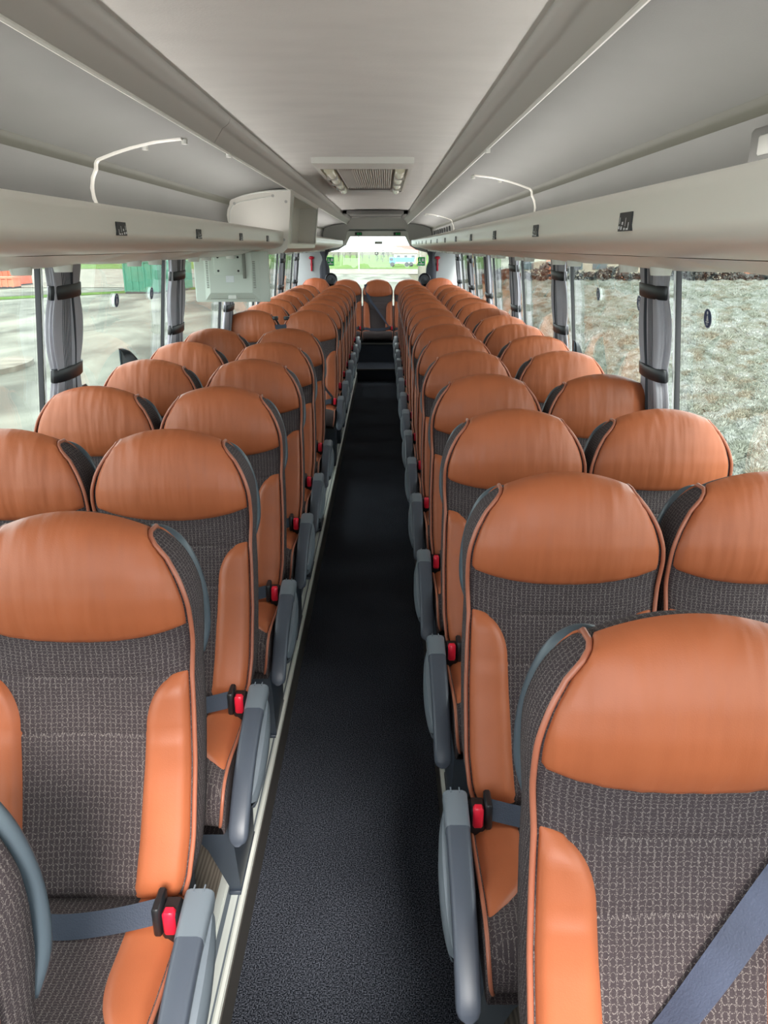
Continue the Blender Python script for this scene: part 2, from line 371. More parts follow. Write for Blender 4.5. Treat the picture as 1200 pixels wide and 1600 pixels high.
# ------------------------------------------------------------------ luggage racks
pocket = [(.4345,2.156),(.50,2.152),(.58,2.143),(.65,2.128),(.70,2.114),(.735,2.102),(.752,2.096)]
strip = [(.752,2.096),(.7585,2.090),(.7625,2.082),(.764,2.068)]
wallp = [(.764,2.068),(.776,2.045),(.782,2.015),(.779,1.985),(.766,1.955),(.74,1.93),(.70,1.912),(.62,1.898),(.53,1.892),(.49,1.895)]
lipp = [(.49,1.895),(.486,1.915),(.483,1.926),(.477,1.931),(.470,1.931),(.465,1.926),(.464,1.915),(.466,1.905),(.4665,1.893),(.466,1.880),(.468,1.868),(.474,1.858),(.482,1.852),(.492,1.847),(.51,1.841),(.54,1.836),(.60,1.832),(.75,1.830),(1.0,1.825),(1.19,1.820)]
def S(p, s): return [(s*x, z) for x, z in p]
def lip_mesh(s, y0, y1, round_end=0, round_start=0):
    rings = []; ys = [y0 + (y1-y0)*k/10 for k in range(11)]
    if round_end: ys = [y for y in ys if y < y1-round_end] + [y1-round_end*(1-math.sin(a*math.pi/14)) for a in range(8)]
    for y in ys:
        k = 1.0
        if round_end and y > y1-round_end:
            t = (y-(y1-round_end))/round_end; k = rt(max(0, 1-t*t))
        rings.append([(s*(1.19-(1.19-x)*(.30+.70*k)), y, 1.86+(z-1.86)*(.25+.75*k)) for x, z in lipp])
    mb = MB(); mb.loft(rings, False, False)
    # end faces
    if round_end or True:
        r = rings[-1]; n = len(r); mb.add(r, [tuple(range(n))])
    return mb
def rack(s, segs, label, side):
    t = thing('luggage_rack', label, 'luggage rack', (s*.8, 4, 1.85), 'overhead luggage racks')
    inv = (-s*.8, -4, -1.85)
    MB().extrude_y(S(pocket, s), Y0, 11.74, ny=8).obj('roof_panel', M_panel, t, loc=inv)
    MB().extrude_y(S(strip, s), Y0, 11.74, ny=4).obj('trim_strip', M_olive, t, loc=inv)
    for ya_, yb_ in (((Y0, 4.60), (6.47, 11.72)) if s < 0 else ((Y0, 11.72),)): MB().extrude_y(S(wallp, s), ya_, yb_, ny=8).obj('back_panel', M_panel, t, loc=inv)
    for y0, y1, re in segs:
        lip_mesh(s, y0, y1, re).obj('lip', M_lip, t, loc=inv)
    return t, inv
rl, invl = rack(-1, [(Y0, 4.66, .10), (6.46, 11.62, .5)], 'ivory luggage rack over the left seats, interrupted by a boxed locker', 'left')
rr, invr = rack(1, [(Y0, 11.62, .7)], 'ivory luggage rack running unbroken over the right seats', 'right')

M_fill_strip = bpy.data.materials.new('warm_strip_light'); M_fill_strip.use_nodes = True  # glow for fill strips added in the rack pockets to brighten the ceiling
_b = M_fill_strip.node_tree.nodes['Principled BSDF']; _b.inputs['Emission Color'].default_value = (1, .97, .92, 1); _b.inputs['Emission Strength'].default_value = 8.2
for s_, t_, i_, segs in ((-1, rl, invl, ((.2, 4.5), (6.6, 11.3))), (1, rr, invr, ((.2, 11.3),))):  # added strips, out of view behind the lips
    for a_, b_ in segs:
        x0_, x1_ = sorted((s_*.585, s_*.625)); MB().box(x0_, x1_, a_, b_, 1.899, 1.906).obj('light_strip', M_fill_strip, t_, smooth=False, loc=i_)
def ribbon_arc(s, y, w=.022, lift=.006, a=.45, full=True):
    """pale moulding that follows the rack pocket at one Y"""
    P = [p for p in pocket + strip + wallp if p[0] > a]
    P = [(.437, 2.153)] + P if a < .45 else P
    P = [Vector((x, 0, z)) for x, z in P]
    P = catmull(P, 3); mb = MB(); rings = []
    for i, p in enumerate(P):
        d = (P[min(i+1,len(P)-1)]-P[max(i-1,0)]).normalized(); nrm = Vector((-d.z, 0, d.x))
        if nrm.dot(Vector((.62,0,2.0))-p) < 0: nrm = -nrm
        c = p
        rings.append([(s*(c+nrm*h).x, y+dy, (c+nrm*h).z) for dy, h in ((-w/2,-.001),(-w/2+.003,lift*.8),(-w/4,lift),(w/4,lift),(w/2-.003,lift*.8),(w/2,-.001))])
    mb.loft(rings, True, True); return mb
for s, t, inv, ys in ((-1, rl, invl, (2.50,)), (1, rr, invr, (3.73, 8.0))):
    for y in ys:
        ribbon_arc(s, y, .026 if y < 5 else .03).obj('divider_arc', M_lip, t, loc=inv)
        for xx, zz in ((.50, 2.146), (.62, 2.13)):
            MB().tube([(s*xx, y+.035, zz+.006), (s*xx, y+.035, zz-.007)], .009, 10).obj('clip', M_white, t, loc=inv)
# small latch on the roof seam
for s, t, inv, y in ((-1, rl, invl, 2.86), (1, rr, invr, 2.72)):
    MB().tube([(s*.432, y, 2.146), (s*.432, y, 2.136)], .008, 10).obj('clip', M_white, t, loc=inv)
    MB().tube([(s*.432, y+.03, 2.146), (s*.432, y+.03, 2.138)], .005, 8).obj('clip', M_white, t, loc=inv)
# row number plates on the lips with pictograms
def plate(s, t, inv, y):
    xz = [(.4655,1.899),(.4640,1.872)]
    def P(a, b, off=.0012):   # a along y, b down
        x = xz[0][0]+(xz[1][0]-xz[0][0])*b - off; z = xz[0][1]+(xz[1][1]-xz[0][1])*b
        return (s*x, y+(a-.5)*.062 + 0*b, z)
    mb = MB(); q = [P(0,0),P(1,0),P(1,1),P(0,1)]; q2 = [P(0,0,-.004),P(1,0,-.004),P(1,1,-.004),P(0,1,-.004)]
    mb.add(q+q2, [(0,1,2,3),(0,4,5,1),(1,5,6,2),(2,6,7,3),(3,7,4,0)])
    o = mb.obj('number_plate', M_black, t, smooth=False, loc=inv)
    g = MB()
    for a0,a1,b0,b1 in ((.12,.17,.55,.95),(.17,.30,.85,.95),(.38,.42,.30,.75),(.38,.50,.82,.95),(.58,.70,.50,.66),(.64,.76,.74,.92),(.84,.95,.72,.88),(.86,.90,.25,.6)):
        g.add([P(a0,b0,.0018),P(a1,b0,.0018),P(a1,b1,.0018),P(a0,b1,.0018)], [(0,1,2,3)])
    o2 = g.obj('pictogram', M_pict, o, smooth=False)['kind'] = 'stuff'
for k in range(5):
    y = 1.02+.735*k
    if y < 4.5: plate(-1, rl, invl, 1.02 + .73*(k+1) if k < 4 else 99) if k < 4 else None
for k in range(12): plate(1, rr, invr, 1.25+.735*k)
# service units under the racks
def service(s, t, inv, y):
    mb = MB(); rings = []
    for k in range(13):
        a = k/12; yy = y + (a-.5)*.70; e = rt(max(0, 1-(2*a-1)**2)); e = e**.7
        r = []
        for j in range(9):
            b = j/8; x = .60 + .52*b; z = 1.831 - .038*e*math.sin(math.pi*b)**.6 - 0*b
            r.append((s*(x), yy, z))
        rings.append(r)
    mb.loft(rings, False, False); o = mb.obj('service_unit', M_lip, t, loc=inv)
    for yy in (y-.12, y+.12): MB().tube([(s*.72, yy, 1.81), (s*.72, yy, 1.788)], [.026, .022], 14).obj('air_nozzle', M_white, o)
for k in range(5): service(-1, rl, invl, 1.1+.83*k)
for k in range(6): service(-1, rl, invl, 7.0+.76*k)
for k in range(13): service(1, rr, invr, 1.1+.83*k)
# grille panel at the far right end of the pocket
for k in range(8):
    y = 8.4 + k*.36; MB().box(.770, .779, y, y+.16, 1.995, 2.05, .003).obj('grille_slot', M_post, rr, loc=invr)
# reading panel at the right edge
g = MB(); g.box(.744, .775, 1.30, 1.50, 1.985, 2.045, .006); o = g.obj('wall_socket', M_panel, rr, loc=invr)
MB().box(.741, .746, 1.34, 1.46, 1.998, 2.03, .003).obj('socket_insert', M_bulk, o)

# ------------------------------------------------------------------ overhead locker box on the left
bx = thing('overhead_locker', 'ivory overhead locker with an open recess, set into the left luggage rack', 'locker', (-.6, 5.5, 1.95)); ib = (.6, -5.5, -1.95)
cs = [(-.418,2.150),(-.430,2.01),(-.444,1.88),(-.452,1.838),(-.478,1.814),(-.56,1.806),(-.74,1.875),(-.795,1.95),(-.803,2.02),(-.790,2.08),(-.76,2.105),(-.70,2.122),(-.56,2.143)]
mb = MB(); mb.ngon_prism_y(cs, 4.60, 4.66); o = mb.obj('front_panel', M_lip, bx, loc=ib, angle=30)
rim = MB(); pts = [(x, 4.60, z) for x, z in [(-.425,2.145),(-.56,2.138),(-.70,2.116),(-.757,2.100),(-.785,2.076),(-.797,2.02),(-.79,1.955),(-.745,1.90)]]
rim.tube(catmull(pts, 4), .006, 6); rim.obj('rim', M_white, o); MB().tube(catmull([(x+.03,y,z-.026) for x,y,z in pts[1:]], 4), .003, 6).obj('inner_rim', M_white, o)
for x, z in ((-.735,2.075),(-.52,2.115),(-.448,2.085),(-.468,1.885)): MB().tube([(x,4.603,z),(x,4.594,z)], .008, 8).obj('screw', M_duct, o)
MB().ngon_prism_y(cs, 6.42, 6.47).obj('rear_panel', M_lip, bx, loc=ib)
def sidep(y, t, off=0):   # t 0 top .. 1 bottom along the aisle face
    P = [(-.418,2.150),(-.452,2.01),(-.484,1.87),(-.492,1.838)]
    z = 2.150 - t*(2.150-1.838); x = interp([(1.838,-.452),(1.88,-.444),(2.01,-.430),(2.15,-.418)], z)
    return (x+off, y, z)
mb = MB(); N = 4
ya, yb, ta, tb = 4.66, 6.42, .09, .90
v0 = [sidep(4.66,0),sidep(6.42,0),sidep(6.42,1),sidep(4.66,1)]; v1 = [sidep(4.72,ta),sidep(6.36,ta),sidep(6.36,tb),sidep(4.72,tb)]
v2 = [(x-.13,y,z) for x,y,z in v1]
mb.add(v0+v1, [(0,1,5,4),(1,2,6,5),(2,3,7,6),(3,0,4,7)]); mb.obj('side_frame', M_lip, bx, smooth=False, loc=ib)
mb = MB().add(v1+v2, [(0,1,5,4),(1,2,6,5),(2,3,7,6),(3,0,4,7),(4,5,6,7)]); mb.obj('recess', M_lip, bx, smooth=False, loc=ib)
mb = MB(); mb.tube([(x+.002,y,z) for x,y,z in v1+[v1[0]]], .005, 6); mb.obj('edge_bead', M_white, bx, loc=ib)
mb = MB(); mb.extrude_y([(-.452,1.838),(-.478,1.816),(-.56,1.810),(-.74,1.823),(-1.1,1.823)], 4.66, 6.42); mb.obj('bottom_panel', M_lip, bx, loc=ib)

# ------------------------------------------------------------------ drop-down monitor seen from its back
mn = thing('monitor', 'beige drop-down monitor seen from behind, hanging below the left rack', 'monitor', (-.735, 4.40, 1.695))
mb = MB(); mb.box(-.205, .205, -.012, .012, -.135, .13, .008); mb.obj('bezel', M_mon, mn)
mb = MB(); mb.loft([[(x, y, z) for x, z in ((-w,-h),(w,-h),(w,h2),(-w,h2))] for y, w, h, h2 in ((-.012,.150,.125,.125),(-.045,.115,.085,.125))]); mb.obj('back_cover', M_mon, mn, smooth=False)
mb = MB(); mb.box(-.085, .072, -.066, -.045, .01, .135, .006); br = mb.obj('mount_plate', M_mon, mn)
for x in (-.06, .048):
    for z in (.03, .10): MB().tube([(x,-.064,z),(x,-.069,z)], .006, 8).obj('bolt', M_black, br)
g = MB(); g.box(.070, .084, -.064, -.03, .0, .15, .003); g.tube([(.077,-.05,-.01),(.077,-.05,.14)], .009, 8); g.obj('hinge', M_mon_d, br)
g = MB()
for sx in (-1, 1):
    for k in range(16): g.box(sx*.125-.008, sx*.125+.008, -.040, -.028, -.06+k*.009, -.056+k*.009)
g.obj('vent_slots', M_mon_d, mn, smooth=False)['kind'] = 'stuff'
g = MB()
for r in range(3):
    for k in range(26):
        if 10 <= k <= 15: continue
        g.box(-.118+k*.0094+.004*(r%2), -.114+k*.0094+.004*(r%2), -.030+.004*r-.001, -.012, -.098-.010*r, -.0955-.010*r)
g.obj('vent_dots', M_mon_d, mn, smooth=False)['kind'] = 'stuff'
MB().box(-.026, .018, -.0475, -.040, -.03, .005, .001).obj('label_sticker', M_pict, mn, smooth=False)
MB().box(-.022, .022, -.036, -.018, -.118, -.098, .002).obj('badge', M_white, mn, smooth=False)
MB().box(-.05, .05, -.045, .0, .12, .134, .004).obj('hanger', M_mon, mn)

# ------------------------------------------------------------------ ceiling fittings
hx = -.0
ht = thing('roof_hatch_light', 'rectangular ceiling light panel with ribbed lens between two clear lamps', 'ceiling light', (0, 4.8, 2.225))
def frame(mb, x, y0, y1, w, z0, z1):
    mb.box(-x, x, y0, y0+w, z0, z1, .003); mb.box(-x, x, y1-w*.6, y1, z0, z1, .003)
    mb.box(-x, -x+w*.35, y0, y1, z0, z1, .003); mb.box(x-w*.35, x, y0, y1, z0, z1, .003)
mb = MB(); 
outer = [(-.235,-.98),(.235,-.98),(.235,.98),(-.235,.98)]; inner = [(-.215,-.72),(.215,-.72),(.215,.93),(-.215,.93)]
v = [(x,y,.01) for x,y in outer]+[(x,y,-.018) for x,y in outer]+[(x,y,-.020) for x,y in inner]+[(x,y,.0) for x,y in inner]
mb.add(v, [(i,(i+1)%4,(i+1)%4+4,i+4) for i in range(4)]+[(i+4,(i+1)%4+4,(i+1)%4+8,i+8) for i in range(4)]+[(i+8,(i+1)%4+8,(i+1)%4+12,i+12) for i in range(4)])
mb.obj('frame', M_white, ht, smooth=False)
MB().box(-.215, .215, -.72, .93, -.004, .004).obj('backing', M_duct, ht, smooth=False)
for s in (-1, 1):
    g = MB(); g.tube([(s*.178, -.66, -.012), (s*.178, .88, -.012)], .026, 10); lo = g.obj('clear_lamp', M_lens, ht)
    for y in (-.35, .05, .45): MB().box(s*.178-.028, s*.178+.028, y, y+.02, -.041, -.01).obj('lamp_clip', M_duct, lo, smooth=False)
mb = MB(); prof = []
for k in range(49):
    x = -.14+.28*k/48; prof.append((x, -.020 if k % 2 else -.008))
mb.extrude_y(prof, -.66, .62); mb.obj('ribbed_lens', M_prism, ht, smooth=False)
MB().box(-.14, .14, .62, .88, -.012, -.004).obj('speaker_mesh', M_panel, ht, smooth=False)
vt = thing('ceiling_vent', 'slim grey air return panel on the ceiling near the rear window', 'ceiling vent', (0, 9.4, 2.215))
mb = MB(); mb.box(-.36, .36, -.35, -.28, -.03, .01, .004); mb.box(-.36, .36, .6, .95, -.02, .01, .004); mb.box(-.36,-.31,-.35,.95,-.03,.01,.004); mb.box(.31,.36,-.35,.95,-.03,.01,.004); mb.obj('frame', M_panel, vt)
MB().box(-.31, .31, -.28, .6, -.008, .01).obj('mesh_panel', M_shell, vt, smooth=False)
for k in range(5): MB().box(-.31, .31, -.2+k*.17, -.17+k*.17, -.02, -.006).obj('slat', M_duct, vt, smooth=False)

# ------------------------------------------------------------------ seats
ZT = 1.338 - POD
Wt = smooth_tab([(0,.153),(.01,.160),(.03,.174),(.05,.187),(.08,.202),(.104,.212),(.14,.222),(.165,.227),(.2,.229),(.25,.228),(.30,.225),(.33,.223),(.40,.226),(.5,.229),(.65,.229),(.72,.222),(.79,.200)])
Ft = [(0,.045),(.003,.028),(.010,.010),(.022,-.003),(.04,-.013),(.07,-.023),(.1,-.030),(.15,-.036),(.2,-.034),(.245,-.026),(.27,-.024),(.33,-.036),(.42,-.065),(.52,-.10),(.62,-.145),(.70,-.185),(.745,-.205),(.79,-.185)]
Rt = [(0,.045),(.003,.062),(.010,.078),(.022,.088),(.04,.094),(.07,.098),(.15,.098),(.27,.09),(.42,.055),(.62,-.02),(.79,-.09)]
def sag(h): return .036*max(0, 1-(max(h,0)/.22))**1.3
def front(q, h):
    """h >= 0 on the front face, < 0 over the top on the rear"""
    a = abs(h); w = interp(Wt, a); y = interp(Ft if h >= 0 else Rt, a)
    x = q*w
    if h >= 0:
        k = min(1, a/.05)
        y += .020*k*abs(q)**3.5                           # edges roll back
        y -= .010*k*(1-abs(q)**2)*math.exp(-((a-.13)/.09)**2)   # pillow
        if a > .30: y += .012*math.cos(q*math.pi/2)*min(1, (a-.30)/.1)   # hollow between the bolsters
        for hs in (.335, .45): y += .0035*math.exp(-((a-hs)/.004)**2)*(abs(q) < .93)
    return Vector((x, y, ZT - a - sag(a)*q*q))
def fnorm(q, h):
    e = 1e-3; hu = max(-.2, h-e)
    a = front(min(1,q+e), h) - front(max(-1,q-e), h); b = front(q, h+e) - front(q, hu)
    n = a.cross(b); 
    if n.length < 1e-12: return Vector((0,-1,0))
    n.normalize()
    return n if (n.y < 0 or (h < 0 and n.z > 0)) else -n
def make_body():
    mb = MB(); hs = [0,.001,.003,.006,.010,.016,.022,.03,.04,.055,.07,.085,.10,.12,.14,.16,.18,.2,.22,.24,.26,.28,.3,.32,.329,.332,.335,.338,.341,.36,.39,.42,.443,.447,.45,.453,.457,.48,.51,.54,.57,.6,.63,.66,.69,.71,.73,.745,.76,.775,.79]
    rings = []
    for h in hs:
        r = [front(-1+2*i/16, h) for i in range(17)]
        pf = r[-1]; w = interp(Wt, h); yr = interp(Rt, h); zr = pf.z
        bulge = .009*min(1, h/.06)
        side = []
        for k, (t, bo) in enumerate(((.12,.45),(.35,.9),(.65,1.0),(.9,.8))):
            side.append(Vector((w+bulge*bo, pf.y+(yr-pf.y)*t, zr)))
        r += side
        rear = [Vector(((w-.004+bulge*.4)*(1-2*i/8), yr + .008*(1-(1-2*i/8)**2), ZT-h-sag(h)*(1-2*i/8)**2)) for i in range(9)]
        r += rear
        r += [Vector((-p.x, p.y, p.z)) for p in reversed(side)]
        rings.append(r)
    mb.loft(rings, True, True); return mb
ARC = []   # arc-length samples across the top
def top_param(hb):
    """list of h values (negative = rear) evenly spaced along the surface"""
    hs = [-.06,-.045,-.03,-.02,-.012,-.006,-.003,-.001,.001,.003,.006,.012,.02,.03,.042,.056,.072,.09]
    m = 14
    return hs + [.09+(hb-.09)*(k+1)/m for k in range(m)]
def make_headrest():
    mb = MB(); NU = 26; rows = 18+14
    grid = []
    for j in range(rows):
        row = []
        for i in range(NU+1):
            a = -1+2*i/NU; q = .982*math.copysign(1-(1-abs(a))**1.15, a)
            hb = .258-.040*a*a; h = top_param(hb)[j]
            P = front(q, h); n = fnorm(q, h)
            dq = (1-abs(a))*.22; dh = (hb-h) if h > 0 else 9
            dt = (h+.06) if h < 0 else 9
            e = min(1, dq/.018)
            e2 = min(1, max(0, dh)/.020); e3 = min(1, dt/.02)
            g = rt(1-(1-e)**2)*rt(1-(1-e2)**2)*rt(max(0,1-(1-e3)**2))
            belly = .007*math.exp(-((max(h,0)-.2)/.05)**2)*(1-a*a)
            wr = .0012*math.sin(a*31+1.3*math.sin(h*20))*max(0, min(1, (h-.10)/.1))*(1-abs(a)**4)
            row.append(P + n*(-.003 + (.012+belly+wr)*g))
        grid.append(row)
    vs_ = [p for r in grid for p in r]; fs = [(j*(NU+1)+i, j*(NU+1)+i+1, (j+1)*(NU+1)+i+1, (j+1)*(NU+1)+i) for j in range(rows-1) for i in range(NU)]
    mb.add(vs_, fs); return mb
def make_bolster(sg):
    mb = MB(); NA, NB = 10, 30
    def fn(a, b):
        h = .322 + (.752-.322)*(b**1.25)
        if h < .44: k = 1-.43*rt(max(0, 1-((.44-h)/.118)**2))
        else: k = .57-.05*math.sin((h-.44)/.3*math.pi*.5)
        qa = k + (.985-k)*a; q = sg*qa
        P = front(q, h); n = fnorm(q, h)
        wdt = (.985-k)*.22
        di = a*wdt; do = (1-a)*wdt; db = (.755-h); dt_ = h-.322
        g = rt(1-(1-min(1, di/.030))**2)*rt(1-(1-min(1, do/.022))**2)*rt(1-(1-min(1, max(0,db)/.03))**2)*min(1, .2+dt_/.05)
        return P + n*(-.004+.026*g)
    mb.grid(fn, NA, NB); return mb
def make_piping(sgn):
    mb = MB()
    for sg in (sgn,):
        hs = [.765-.765*k/44+.002 for k in range(45)]
        pts = [front(sg, h) + Vector((sg*.003, -.004, 0)) for h in hs if h > .012]
        pts += [front(sg, .008)+Vector((0,-.003,.003)), front(sg, .003)+Vector((0,0,.006)), front(sg, -.003)+Vector((0,.004,.004)), front(sg, -.008)+Vector((-sg*.004,.006,-.002))]
        mb.tube(pts, .0052, 7)
    return mb
CT = [(-.17,.455),(-.24,.470),(-.33,.472),(-.42,.480),(-.50,.492),(-.56,.490),(-.60,.474),(-.622,.445),(-.628,.41),(-.618,.378),(-.59,.362)]
CTs = catmull([(0,a,b) for a,b in CT], 3)
def cush(q, t):
    f = t*(len(CTs)-1); i = min(int(f), len(CTs)-2); p = CTs[i].lerp(CTs[i+1], f-i)
    w = .228 - .02*max(0, (t-.6)/.4)**2; e = abs(q)
    dip = -.010*(1-q*q)*(1 if t < .6 else max(0,(1-t)/.4)); edge = -.012*e**6
    return Vector((q*w, p.y - .010*(1-q*q)*max(0,(t-.5)*2), p.z + dip + edge))
def make_cushion():
    mb = MB(); rings = []; n = len(CTs)
    for j in range(n):
        t = j/(n-1); r = [cush(-1+2*i/14, t) for i in range(15)]; w = r[-1].x
        yb = max(r[0].y, -.60); zb = .352
        r += [Vector((w+.006, r[-1].y, max(zb+.004, r[-1].z-.03))), Vector((w+.004, yb if t>.8 else r[-1].y, zb)), Vector((-w-.004, yb if t>.8 else r[0].y, zb)), Vector((-w-.006, r[0].y, max(zb+.004, r[0].z-.03)))]
        rings.append(r)
    mb.loft(rings, True, True); return mb
def make_cushion_patch(sg):
    mb = MB()
    def fn(a, b):
        t = .02 + .46*b
        wid = .46*(1 - max(0, (b-.45)/.55)**2.2) ; wid = max(wid, .02)
        q = sg*(.985 - wid*(1-a)); P = cush(q, t)
        di = a*wid*.22; do = (1-a)*wid*.22; df = (1-b)*.2
        g = rt(1-(1-min(1, di/.02))**2)*rt(1-(1-min(1, do/.015))**2)*rt(1-(1-min(1, df/.04))**2)
        return P + Vector((0, 0, -.002+.010*g))
    return mb.grid(fn, 8, 16)
def make_handle(sg):
    P = catmull([(sg*.09,.098,ZT-.10),(sg*.115,.112,ZT-.072),(sg*.15,.116,ZT-.066),(sg*.184,.120,ZT-.094),(sg*.209,.122,ZT-.152),(sg*.223,.118,ZT-.22),(sg*.226,.104,ZT-.29),(sg*.216,.08,ZT-.335)], 5)
    mb = MB(); n = len(P); mb.tube(P, [.0135 + .002*math.sin(math.pi*i/(n-1)) for i in range(n)], 12); return mb
ARP = [(-.255,.548),(-.30,.543),(-.37,.530),(-.45,.508),(-.53,.474),(-.595,.432),(-.645,.388),(-.668,.350)]
def make_armrest(sg, part):
    # centre line offset x = sg*.268 from seat centre
    P = catmull([(0,a,b) for a,b in ARP], 4); mb = MB(); rings = []; n = len(P)
    for i, p in enumerate(P):
        d = (P[min(i+1,n-1)]-P[max(i-1,0)]).normalized(); up = Vector((0,-d.z,d.y)) if d.y > 0 else Vector((0,d.z,-d.y))
        k = i/(n-1); w = .027*(1-.10*k); th = .060*(1-.45*k); e = 1.0
        if k > .90: e = rt(max(.05, 1-((k-.90)/.10)**2*.9))
        if part == 'hinge' and not (k <= .26): continue
        g = .0012 if part == 'hinge' else 0
        w, th = (w+g)*e, th*e
        c = p + Vector((sg*(.268 + .010*k*0), 0, 0))
        pts = [(-w,-th),(-w,-.010),(-w*.86,-.003),(-w*.6,g),(w*.6,g),(w*.86,-.003),(w,-.010),(w*1.0,-th*.5),(w*.8,-th)]
        rings.append([c + Vector((sg*a, 0, 0)) + up*b for a, b in pts])
    mb.loft(rings, True, True)
    if part == 'hinge':
        for dx in (-.010, .010): mb.box(sg*.268+dx-.0015, sg*.268+dx+.0015, -.262, -.246, .5485, .5505)
    return mb
def make_arm_cover(sg):
    mb = MB(); rings = []
    for k in range(13):
        a = k/12; y = -.27-.30*a; zt = interp([(-.57,.405),(-.44,.475),(-.37,.498),(-.27,.515)], y); e = math.sin(math.pi*min(1, .06+.94*a))**.5
        x0 = sg*.285; x1 = sg*(.285+.026*e+.001)
        rings.append([Vector((x0,y,zt)), Vector((x0+(x1-x0)*.7,y,zt-.004)), Vector((x1,y,zt-.022)), Vector((x1,y,zt-.05*e-.01)), Vector((x0+(x1-x0)*.6,y,zt-.085*e-.012)), Vector((x0,y,zt-.09*e-.014))])
    mb.loft(rings, True, True); return mb
def make_leg(sg):
    mb = MB()
    def rg(z, x0, x1, y0, y1): return [(sg*x0,y0,z),(sg*x1,y0,z),(sg*x1,y1,z),(sg*(x0+.015),y1,z)]
    mb.loft([rg(.006,.195,.222,-.47,-.25), rg(.03,.193,.224,-.475,-.245), rg(.20,.155,.226,-.52,-.24), rg(.355,.10,.228,-.58,-.22)])
    mb.box(min(sg*.19,sg*.226), max(sg*.19,sg*.226), -.48, -.24, .004, .018, .003)
    return mb
def make_under():
    mb = MB(); mb.box(-.21, .21, -.56, -.20, .325, .356, .008); mb.box(-.20,.20,-.12,-.05,.30,.52,.01); return mb
def ribbon(pts, w, axis, th=.0022):
    P = catmull(pts, 5); mb = MB(); rings = []
    for i, p in enumerate(P):
        d = (P[min(i+1,len(P)-1)]-P[max(i-1,0)]).normalized(); sd = Vector(axis); sd = (sd - d*sd.dot(d)).normalized(); n = d.cross(sd)
        rings.append([p+sd*w/2-n*th/2, p+sd*w/2+n*th/2, p-sd*w/2+n*th/2, p-sd*w/2-n*th/2])
    mb.loft(rings, True, True); return mb
def make_lap(sg):
    return ribbon([(-sg*.235,-.16,.46),(-sg*.20,-.255,.494),(-sg*.1,-.275,.484),(0,-.285,.482),(sg*.10,-.278,.490),(sg*.19,-.272,.510)], .046, (0,.6,.8))
def make_buckle(sg):
    mb = MB(); mb.box(*sorted((sg*.186,sg*.202)), -.305, -.245, .478, .545, .004); mb.box(*sorted((sg*.200,sg*.236)), -.300, -.252, .455, .530, .006); return mb
def make_button(sg):
    return MB().box(*sorted((sg*.206,sg*.230)), -.3075, -.285, .484, .538, .005)
M_body = {}
meshes = {}
def seat_proto(name, sg, aisle, label, group, both=False):
    t = thing(name, label, 'seat', (0,0,0), group)
    def add(n, key, fn, m, parent=t, **k):
        if key not in meshes:
            o = fn().obj(n, m, parent, **k); meshes[key] = o.data; return o
        o = bpy.data.objects.new(n, meshes[key]); sc.collection.objects.link(o); o.parent = parent; return o
    add('backrest', 'body', make_body, M_fabric, angle=60)
    add('headrest', 'head', make_headrest, M_leather, angle=60)
    for g in (-1, 1): add('side_bolster', 'bol%d' % g, lambda: make_bolster(g), M_leather_plain, angle=60)
    for g in (-1, 1): add('piping', 'pipe%d' % g, lambda: make_piping(g), M_leather_pipe, angle=180)
    c = add('cushion', 'cush', make_cushion, M_fabric, angle=50)
    for g in (-1, 1): add('cushion_patch', 'cp%d' % g, lambda: make_cushion_patch(g), M_leather_plain, c, angle=60)
    for g in (-1, 1): add('cushion_piping', 'cpipe%d' % g, lambda: MB().tube([cush(g, k/30)+Vector((g*.002,-.002,.003)) for k in range(1,29)], .0045, 7), M_leather_pipe, c, angle=180)
    add('seat_frame', 'under', make_under, M_shell)
    if not both: add('grab_handle', 'hd%d' % sg, lambda: make_handle(sg), M_handle, angle=180)
    add('lap_belt', 'lap%d' % sg, lambda: make_lap(sg), M_belt)
    b = add('buckle', 'bk%d' % sg, lambda: make_buckle(sg), M_black)
    add('release_button', 'bt%d' % sg, lambda: make_button(sg), M_red, b)
    if aisle:
        a = add('armrest', 'arm%d' % sg, lambda: make_armrest(sg, 'arm'), M_grey)
        add('hinge_cover', 'armh%d' % sg, lambda: make_armrest(sg, 'hinge'), M_grey_light, a)
        add('side_cover', 'armc%d' % sg, lambda: make_arm_cover(sg), M_grey_light, a)
        add('pedestal_leg', 'leg%d' % sg, lambda: make_leg(sg), M_leg)
    return t
ORD = ['nearest','second','third','fourth','fifth','sixth','seventh','eighth','ninth','tenth','eleventh','twelfth','thirteenth','fourteenth','fifteenth']
RY = [.965,1.715,2.45,3.185,3.95,4.67,5.39,6.08,6.82,7.55,8.25,8.95,9.7,10.4,11.15]
LY = [.605,1.435,2.17,2.90,3.64,4.34,5.08,6.62,7.40,8.08,8.76,9.45,10.2,11.1]
AX, WX = .530, 1.012
P = {}
P['RA'] = seat_proto('coach_seat', -1, True, 'x', 'aisle seats right of the aisle')
P['RW'] = seat_proto('coach_seat', -1, False, 'x', 'window seats on the right')
P['LA'] = seat_proto('coach_seat', 1, True, 'x', 'aisle seats left of the aisle')
P['LW'] = seat_proto('coach_seat', 1, False, 'x', 'window seats on the left')
index_children()
used = set()
def place(key, x, y, label):
    if key not in used:
        used.add(key); o = P[key]; o.location = (x, y, POD); o['label'] = label
    else: o = dup(P[key], label, (x, y, POD))
    o.rotation_euler = (R(random.uniform(-.6,.6)), 0, R(random.uniform(-.5,.5)))
    return o
seats = {}
for k, y in enumerate(RY):
    seats['RA%d'%k] = place('RA', AX+(.022 if k == 0 else 0), y, 'tan leather and brown fabric seat beside the aisle, %s row on the right' % ORD[k])
    if k > 0: seats['RW%d'%k] = place('RW', WX, y, 'tan leather headrest seat by the window, %s row on the right' % ORD[k])
